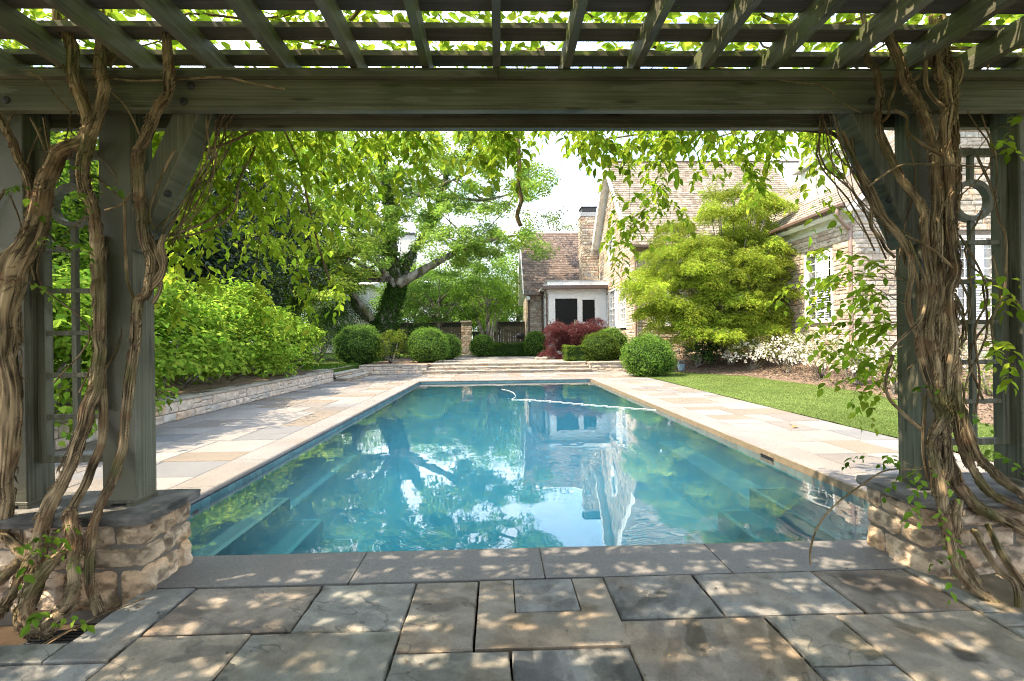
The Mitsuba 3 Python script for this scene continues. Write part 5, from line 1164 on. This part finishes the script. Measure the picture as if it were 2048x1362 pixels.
Rst = [
    ([(1728, 40), (1735, 120), (1751, 137), (1757, 166), (1761, 191), (1757, 217), (1755, 240), (1758, 262), (1767, 290), (1784, 322), (1805, 362), (1834, 398), (1849, 428), (1850, 464), (1855, 512), (1864, 567), (1858, 604), (1862, 650), (1870, 700), (1880, 760)], [2.84, 2.88, 2.93, 2.9, 2.9], [13, 14, 15, 18, 18]),
    ([(1770, 60), (1800, 129), (1810, 159), (1824, 188), (1840, 215), (1851, 240), (1862, 276), (1870, 310), (1871, 347), (1877, 406), (1872, 457), (1874, 530), (1879, 604), (1876, 677), (1872, 730), (1880, 800), (1880, 850)], [2.82, 2.88, 2.93, 2.9, 2.88], [20, 22, 24, 22, 24]),
    ([(1868, 50), (1873, 115), (1877, 144), (1889, 162), (1893, 191), (1895, 225), (1892, 262), (1894, 300), (1899, 347), (1900, 402), (1900, 457), (1906, 512), (1910, 549), (1898, 585), (1900, 640), (1904, 692), (1898, 760), (1890, 830), (1888, 894), (1902, 940), (1917, 972), (1956, 1016), (2000, 1035), (2060, 1066)], [2.82, 2.86, 2.9, 2.88, 2.86, 2.8], [22, 24, 26, 24, 26, 26]),
    ([(1888, 60), (1896, 115), (1907, 137), (1910, 159), (1908, 188), (1908, 232), (1912, 300), (1914, 360), (1912, 410), (1900, 450), (1890, 500), (1885, 560)], [2.82, 2.9, 2.92], [14, 15]),
    ([(1851, 120), (1852, 160), (1856, 180), (1870, 200), (1888, 214)], 2.85, [9, 9]), ([(1790, 150), (1812, 162), (1832, 158), (1846, 140), (1852, 118)], 2.87, [8, 8]), ([(1792, 160), (1786, 185), (1778, 205), (1776, 230), (1764, 244)], 2.9, [8, 7]), ([(1918, 118), (1924, 140), (1920, 160), (1912, 172)], 2.88, [8, 7]),
    ([(1850, 560), (1846, 620), (1840, 680), (1850, 740), (1872, 800), (1884, 830), (1868, 870), (1864, 894), (1878, 953), (1888, 1016), (1898, 1069), (1915, 1128), (1937, 1166), (1971, 1191), (2004, 1220)], [2.93, 2.86, 2.7, 2.55], [18, 20, 22, 24, 22]),
    ([(1888, 560), (1884, 620), (1892, 700), (1898, 773), (1892, 840), (1872, 905), (1876, 960), (1884, 1010)], [2.9, 2.84], [20, 26]),
    ([(1868, 600), (1858, 660), (1868, 720), (1880, 780), (1884, 840), (1890, 900), (1886, 960)], [2.88, 2.84], [22, 24]),
    ([(1912, 600), (1908, 660), (1912, 740), (1922, 821), (1951, 904), (1985, 943), (2060, 1002)], [2.9, 2.84, 2.8], [16, 20, 18]),
    ([(1905, 780), (1915, 860), (1940, 930), (1980, 985), (2030, 1010), (2070, 1030)], [2.88, 2.8], [16, 18]), ([(1917, 1000), (1912, 1040), (1908, 1079), (1918, 1110), (1935, 1137), (1960, 1170)], [2.8, 2.62], [22, 20]),
    ([(1948, 1062), (1961, 1085), (1995, 1137), (2029, 1166), (2036, 1222)], [2.78, 2.6, 2.5], [15, 15]), ([(2052, 1180), (2010, 1120), (1990, 1080), (1975, 1050)], [2.6, 2.8], [18, 14]),
    ([(1684, 262), (1702, 303), (1724, 347), (1746, 384), (1768, 428), (1798, 468), (1820, 505), (1822, 549), (1815, 604), (1829, 659), (1850, 692), (1862, 740)], [3.02, 3.0, 2.95, 2.9], [10, 13, 14]), ([(1690, 280), (1716, 340), (1736, 385), (1750, 420), (1776, 452), (1806, 490), (1830, 540), (1836, 600), (1838, 660)], [3.06, 2.98, 2.92], [7, 9]),
    ([(1700, 262), (1712, 330), (1726, 372), (1752, 410), (1778, 440), (1800, 480), (1812, 530)], [3.1, 3.0], [6, 7]), ([(1745, 405), (1742, 450), (1760, 475), (1775, 500), (1790, 515)], [3.02, 3.0], [8, 7]), ([(1572, 259), (1621, 262), (1660, 266), (1690, 282)], 3.27, [7, 12]),
    ([(1786, 710), (1771, 763), (1779, 797), (1805, 826), (1844, 860)], [3.1, 2.95], [7, 8]), ([(1850, 790), (1848, 850), (1846, 900), (1856, 960)], [2.92, 2.9], [8, 7]),
]
for k, (l, y, d) in enumerate(Rst): vine_stem(VR + '__stem', rise(l), y, np.array(d) * .8, 51 + k)
# thin canes: along the braces, tangles, hanging ends
rngV = np.random.default_rng(33)
cL, cR = [], []
def cane(store, P, r, n=12, sides=5): store.append(tube(P, r, sides, n, 0, 0, .8))
for _ in range(13):
    a, b = np.array([-2.12, 3.02 + .2 * rngV.random(), 2.05]), np.array([-1.70, 3.02 + .2 * rngV.random(), 2.78]); o = np.array([.07 + .05 * rngV.random(), 0, 0]); k = rngV.random()
    P = [a + o + rngV.normal(size=3) * .03, a * .66 + b * .34 + o * 1.3 + rngV.normal(size=3) * .03, a * .3 + b * .7 + o * 1.2 + rngV.normal(size=3) * .03, b + o * .6 + rngV.normal(size=3) * .03, b + np.array([.1, .1, .15])]
    cane(cL, P, .0025 + .0025 * k)
for _ in range(10):
    a, b = np.array([2.58, 3.02 + .2 * rngV.random(), 2.0]), np.array([2.16, 3.02 + .2 * rngV.random(), 2.78]); o = np.array([-.08 - .05 * rngV.random(), 0, 0])
    P = [a + o + rngV.normal(size=3) * .04, a * .66 + b * .34 + o * 1.3 + rngV.normal(size=3) * .04, a * .3 + b * .7 + o * 1.2 + rngV.normal(size=3) * .04, b + o * .6 + rngV.normal(size=3) * .03, b + np.array([-.1, .1, .15])]
    cane(cR, P, .0025 + .0035 * rngV.random())
for _ in range(22):                                             # tangle round the posts
    s = rngV.random() < .4; x = (-2.5 if s else 2.85) + rngV.normal() * .2; z0 = rngV.uniform(1.2, 2.6)
    P = [(x, 2.98 + rngV.random() * .05, z0 + .5)] + [(x + rngV.normal() * .12, 2.95 + rngV.random() * .1, z0 + .5 - k * .3) for k in range(1, 4)]
    cane(cL if s else cR, P, .003 + .004 * rngV.random())
for pts, y, d, st_ in [([(1739, 372), (1768, 350), (1805, 330), (1850, 328), (1897, 330), (1963, 333), (1985, 336)], 2.86, 4, cR), ([(1849, 938), (1776, 940), (1728, 967), (1669, 1011), (1635, 1055), (1621, 1103), (1622, 1130)], [2.8, 2.74], 3.6, cR), ([(1561, 160), (1600, 166), (1640, 170), (1672, 192), (1700, 215), (1722, 225)], 2.9, 2.5, cR), ([(1812, 470), (1850, 490), (1880, 510), (1905, 535)], 2.84, 5, cR), ([(1820, 480), (1850, 560), (1852, 600), (1840, 640), (1800, 680), (1780, 700)], 2.82, 6, cR),
                       ([(1886, 310), (1840, 285), (1815, 262), (1814, 235), (1790, 220)], 2.86, 6, cR), ([(1955, 310), (1985, 380), (1998, 440), (2012, 480), (2010, 580), (1985, 640), (1990, 700)], 2.95, 5, cR), ([(1920, 470), (1960, 540), (1975, 600), (1950, 660), (1960, 760), (1950, 830)], 2.98, 4, cR),
                       ([(54, 140), (80, 155), (96, 172), (120, 200), (140, 222)], 2.9, 3, cL), ([(210, 420), (238, 412), (252, 402), (264, 385)], 2.9, 4, cL), ([(215, 155), (270, 162), (330, 160), (400, 156), (450, 154), (500, 165), (570, 178)], 2.9, 4, cL), ([(218, 180), (245, 205), (265, 235), (280, 270)], 2.9, 3.5, cL), ([(0, 510), (35, 480), (55, 430), (60, 380)], 2.93, 3.5, cL), ([(20, 390), (40, 440), (50, 490), (70, 560)], 2.93, 3, cL),
                       ([(52, 1310), (110, 1275), (200, 1232), (290, 1196)], [2.45, 2.75], 3.5, cL), ([(92, 1290), (140, 1262), (154, 1260)], 2.45, 3, cL), ([(62, 235), (80, 270), (92, 300)], 3.0, 5, cL), ([(88, 235), (98, 290), (110, 330)], 3.0, 5, cL), ([(350, 300), (330, 340), (300, 420), (310, 460)], 2.98, 5, cL), ([(410, 300), (460, 285), (510, 262), (560, 245), (620, 235)], [3.2, 3.28], 6, cL), ([(1036, 262), (1040, 330), (1038, 372), (1044, 400), (1036, 430), (1042, 452)], 4.2, 9, cL), ([(345, 470), (420, 440), (480, 395), (540, 360)], [3.1, 4.2], 5, cL), ([(520, 262), (505, 310), (480, 360), (470, 420), (430, 455), (340, 480)], [3.6, 3.1], 4, cL), ([(570, 262), (600, 330), (620, 420), (640, 500), (660, 560)], [3.5, 4.3], 4, cL)]:
    P, R = sp(pts, y, d); cane(st_, P, R, 5 * len(P), 6)
# canopy above the slats: canes and leaves
lvL, lvR = Leaves('ovate'), Leaves('ovate')
def store(x): return (lvL, cL) if x < .25 else (lvR, cR)
for _ in range(150):
    x, y = rngV.uniform(-4.2, 4.7), rngV.uniform(-2.4, 3.9); a = rngV.uniform(0, 6.28); P = [np.array([x, y, 3.23 + .1 * rngV.random()])]
    for k in range(5):
        a += rngV.normal() * .5; P.append(P[-1] + np.array([math.cos(a) * .5, math.sin(a) * .3, rngV.normal() * .04])); P[-1][2] = np.clip(P[-1][2], 3.21, 3.5)
    cane(store(x)[1], P, np.linspace(.016, .006, 6) * rngV.uniform(.4, 1.3), 20)
YA, YB = (.22, .36, .025), (.48, .62, .06)
def canopy(n, x0, x1, y0, y1, z0, z1, keep=None):
    x = rngV.uniform(x0, x1, n); y = rngV.uniform(y0, y1, n)
    dens = meshkit.fbm(np.stack([x * 1.1, y * 1.1, x * 0], -1), 3, 7); k = dens + .22 * rngV.random(n) > .47
    x, y = x[k], y[k]; n = len(x); z = z0 + (z1 - z0) * rngV.random(n) ** 1.4
    for lv_, q in ((lvL, x < .25), (lvR, x >= .25)):
        m = q.sum(); nm = unit(np.array([0, 0, 1.0]) + rngV.normal(size=(m, 3)) * .5)
        lv_.add(np.stack([x, y, z], -1)[q], rdir(rngV, m) * [1, 1, .3] - [0, 0, .25], nm, .085 * rngV.uniform(.6, 1.25, m), .58, tint(rngV, m, YA, YB))
CANOPY_N = 40000
canopy(CANOPY_N, -4.5, 5.0, -2.6, 3.45, 3.22, 3.72)


def spray(lv, cs, P, nleaf, L, rng, r=.003, cols=(YA, YB)):
    """a hanging shoot along the curve P with alternate pairs of leaflets on short side stalks."""
    Q = catmull(P, 40); cs.append(tube(Q[::4], np.linspace(r, r * .4, len(Q[::4])), 4, len(Q[::4])))
    t = np.gradient(Q, axis=0); t = unit(t)
    for k in range(nleaf):
        i = min(39, int(6 + 34 * (k + rng.random() * .6) / nleaf)); s = 1 if k % 2 else -1
        side = unit(np.cross(t[i], [rng.normal() * .5, rng.normal() * .5, 1.0])) * s
        d0 = unit(side * .85 + t[i] * .5 + rng.normal(size=3) * .25); ln = rng.uniform(.10, .24); m = rng.integers(4, 9)
        R = [Q[i], Q[i] + d0 * ln * .55 - [0, 0, .02], Q[i] + d0 * ln - [0, 0, .05 + ln * .25]]
        rr = catmull(R, m + 2)[1:]; dr_ = unit(np.gradient(rr, axis=0)); sd = unit(np.cross(dr_, [0, 0, 1.0])) * np.where(np.arange(len(rr)) % 2, 1, -1)[:, None]
        sd[-1] = dr_[-1]
        nm = unit(np.array([0, 0, 1.0]) + rng.normal(size=(len(rr), 3)) * .45 + np.array([rng.normal() * .3, -.35, 0]))
        lv.add(rr, sd * .9 + dr_ * .45 - [0, 0, .45] + rng.normal(size=(len(rr), 3)) * .2, nm, L * rng.uniform(.5, 1.2, len(rr)), .58, tint(rng, len(rr), *cols) * rng.uniform(.6, 1.2))
def hang(lv, cs, u, v, y, rng, L=.086, nl=10):
    tip = ony(u, v, y); root = np.array([tip[0] + rng.normal() * .35, 3.35 + rng.random() * .3, 3.1 + .25 * rng.random()])
    mid = np.array([tip[0] * .55 + root[0] * .45 + rng.normal() * .15, root[1] * .35 + tip[1] * .65, max(root[2], tip[2]) - .02 + .12 * rng.random() - .25 * abs(root[2] - tip[2])])
    spray(lv, cs, [root, mid, tip + (mid - tip) * .3 + rng.normal(size=3) * .05, tip], nl, L, rng)
vmL = lambda u: np.interp(u, [330, 450, 600, 700, 780, 850, 950, 1040, 1090], [600, 580, 560, 470, 400, 370, 340, 315, 290])
vmR = lambda u: np.interp(u, [1150, 1190, 1230, 1290, 1370, 1450, 1550, 1650, 1730], [290, 310, 310, 315, 350, 370, 410, 430, 440])
for _ in range(80):
    u = 335 + 750 * rngV.random() ** 1.8; hang(lvL, cL, u, 262 + (vmL(u) - 262) * rngV.random() ** 1.5, rngV.uniform(3.5, 4.9), rngV)
for _ in range(28):
    u = rngV.uniform(1155, 1725); hang(lvR, cR, u, 262 + (vmR(u) - 262) * rngV.random() ** 1.7, rngV.uniform(3.5, 4.9), rngV)
for u, v, y in ((1232, 520, 4.4), (1240, 480, 4.5), (1250, 440, 4.4), (1290, 430, 4.6), (1310, 400, 4.5), (1360, 440, 4.6), (650, 660, 4.2), (600, 640, 4.3), (520, 620, 4.0), (700, 600, 4.6), (350, 640, 3.6)): hang(lvL if u < 1100 else lvR, cL if u < 1100 else cR, u, v, y, rngV, .08, 12)
# shoots reaching out from the right post over the azaleas, and small sprouts on the trunks
for a, b, y0, y1, nl in [((1815, 560), (1560, 580), 3.1, 4.2, 12), ((1815, 590), (1600, 640), 3.1, 4.0, 12), ((1812, 610), (1640, 560), 3.1, 4.2, 10), ((1810, 640), (1690, 720), 3.1, 3.6, 9), ((1808, 690), (1700, 800), 3.1, 3.4, 8), ((1806, 650), (1650, 690), 3.1, 3.8, 10), ((1808, 560), (1620, 500), 3.1, 4.4, 10), ((1800, 740), (1770, 800), 3.1, 3.3, 6), ((1960, 680), (2040, 760), 2.9, 2.8, 6), ((1930, 560), (2030, 600), 2.95, 2.9, 5), ((1955, 300), (2036, 262), 3.0, 2.95, 3)]:
    p, q = ony(*a, y0), ony(*b, y1); spray(lvR, cR, [p, (p + q) / 2 + [0, 0, .08], q], nl, .075, rngV)
for a, b, y, nl, st_ in [((1850, 940), (1720, 910), 2.74, 4, 'R'), ((1850, 930), (1800, 960), 2.72, 3, 'R'), ((1880, 1020), (1835, 1010), 2.66, 2, 'R'), ((1890, 1060), (1920, 1125), 2.62, 3, 'R'), ((1900, 860), (1870, 760), 2.8, 2, 'R'), ((1960, 930), (1990, 900), 2.78, 3, 'R'), ((185, 470), (205, 345), 2.88, 3, 'L'), ((190, 420), (130, 385), 2.88, 2, 'L'), ((75, 385), (45, 395), 2.86, 2, 'L'), ((70, 520), (90, 500), 2.86, 2, 'L'), ((60, 560), (80, 590), 2.86, 2, 'L'), ((110, 500), (165, 490), 2.9, 2, 'L'), ((90, 1265), (112, 1205), 2.46, 2, 'L'), ((60, 1100), (110, 1085), 2.6, 3, 'L'), ((100, 1080), (104, 1050), 2.62, 1, 'L'), ((10, 1092), (60, 1110), 2.6, 2, 'L')]:
    p, q = ony(*a, y), ony(*b, y - .02); spray(*((lvR, cR) if st_ == 'R' else (lvL, cL)), [p, (p + q) / 2 + [0, -.03, .02], q], nl, .05, rngV, .002, ((.10, .2, .02), (.22, .36, .05)))
# bark shreds on the trunks
for V_, lst in ((VL, Lst[:9]), (VR, Rst[:4] + Rst[8:14])):
    sh = []
    for l, y, d in lst:
        P, R = sp(l, y, d); n_ = 40 * len(P); Q = catmull(P, n_); rr = np.interp(np.linspace(0, 1, n_), np.linspace(0, 1, len(R)), R); tg = unit(np.gradient(Q, axis=0))
        nrm_ = np.cross(tg, [0, 1.0, 0]); nrm_ = unit(nrm_); bi = np.cross(tg, nrm_)
        for _ in range(int(24 * len(P))):
            k_ = rngV.integers(4, 16); i = rngV.integers(2, n_ - k_ - 2); ph = rngV.uniform(0, 6.28); idx = np.linspace(i, i + k_, 5).astype(int); tw_ = ph + np.linspace(0, .5, 5)
            lift = np.array([.86, 1.0, 1.02, 1.0, .98 + .35 * rngV.random() ** 2]); lift[-1] += .4 * (rngV.random() < .12)
            o = np.cos(tw_)[:, None] * nrm_[idx] + np.sin(tw_)[:, None] * bi[idx]
            sh.append(tube(Q[idx] + o * (rr[idx] * .97 * lift)[:, None], rngV.uniform(.0018, .0048) * np.array([1, 1, 1, .8, .25]), 4, 7))
    v, f, u = joinvf(sh); put(V_ + '__bark_shred', (v, f), 'mat_vine', True, uv=u, kind='stuff')
for V_, cs, lv_ in ((VL, cL, lvL), (VR, cR, lvR)):
    big = cs[:40]
    for c in big[:40]: put(V_ + '__cane', c[:2], 'mat_vine', True, uv=c[2])
    v, f, u = joinvf(cs[40:]); put(V_ + '__twigs', (v, f), 'mat_vine', True, uv=u, kind='stuff')
    def score(P):
        s = -np.linalg.norm(P - CAM, axis=1); dd = P - CAM; w = dd @ CF; vis = (w > .3) & (np.abs(dd @ CR) < w * 1.02) & (np.abs(dd @ CU) < w * .66) & (P[:, 2] < 3.15); return s - 100 * (~vis)
    put_leaves(V_ + '__foliage', lv_, parts=300, score=score)

# water volume: a slightly absorbing, faintly milky body of water just below its surface
USE_MEDIUM = True
if USE_MEDIUM:
    cx, cy = (B0x + B1x) / 2, (B0y + B1y) / 2
    scene['pool_water__volume'] = {'type': 'cube', 'to_world': T().translate([cx, cy, (FL + WZ) / 2 - .008]).scale([(B1x - B0x) / 2 - .012, (B1y - B0y) / 2 - .012, (WZ - FL) / 2 - .012]), 'bsdf': {'type': 'null'}, 'interior': {'type': 'ref', 'id': 'pool_medium'}}
else: del scene['pool_medium']
GROUPS = {'boxwood': 'rounded boxwoods in the garden', 'azalea': 'white azaleas along the house wing', 'viburnum_shrub': 'leafy shrubs along the left wall', 'woodland_tree': 'leafy trees round the garden', 'magnolia_tree': 'dark magnolias on the left', 'stone_pier': 'stone piers under the pergola posts',
          'climbing_vine': 'climbing vines on the pergola posts', 'retaining_wall': 'low stone retaining walls', 'evergreen_shrub': 'dark evergreen shrubs at the back left', 'young_shrub': 'small shrubs in the mulch', 'golden_shrub': 'golden shrubs behind the leafy shrubs', 'dark_leaved_shrub': 'dark shrubs below the yellow maple'}
for k in labels:
    n_ = k.rsplit('_', 1)[0] if k[-3:].isdigit() else k
    if n_ in GROUPS and '__' not in k: labels[k]['group'] = GROUPS[n_]
for k in list(labels):
    if labels[k].get('kind') == 'structure': labels[k] = {'kind': 'structure'}
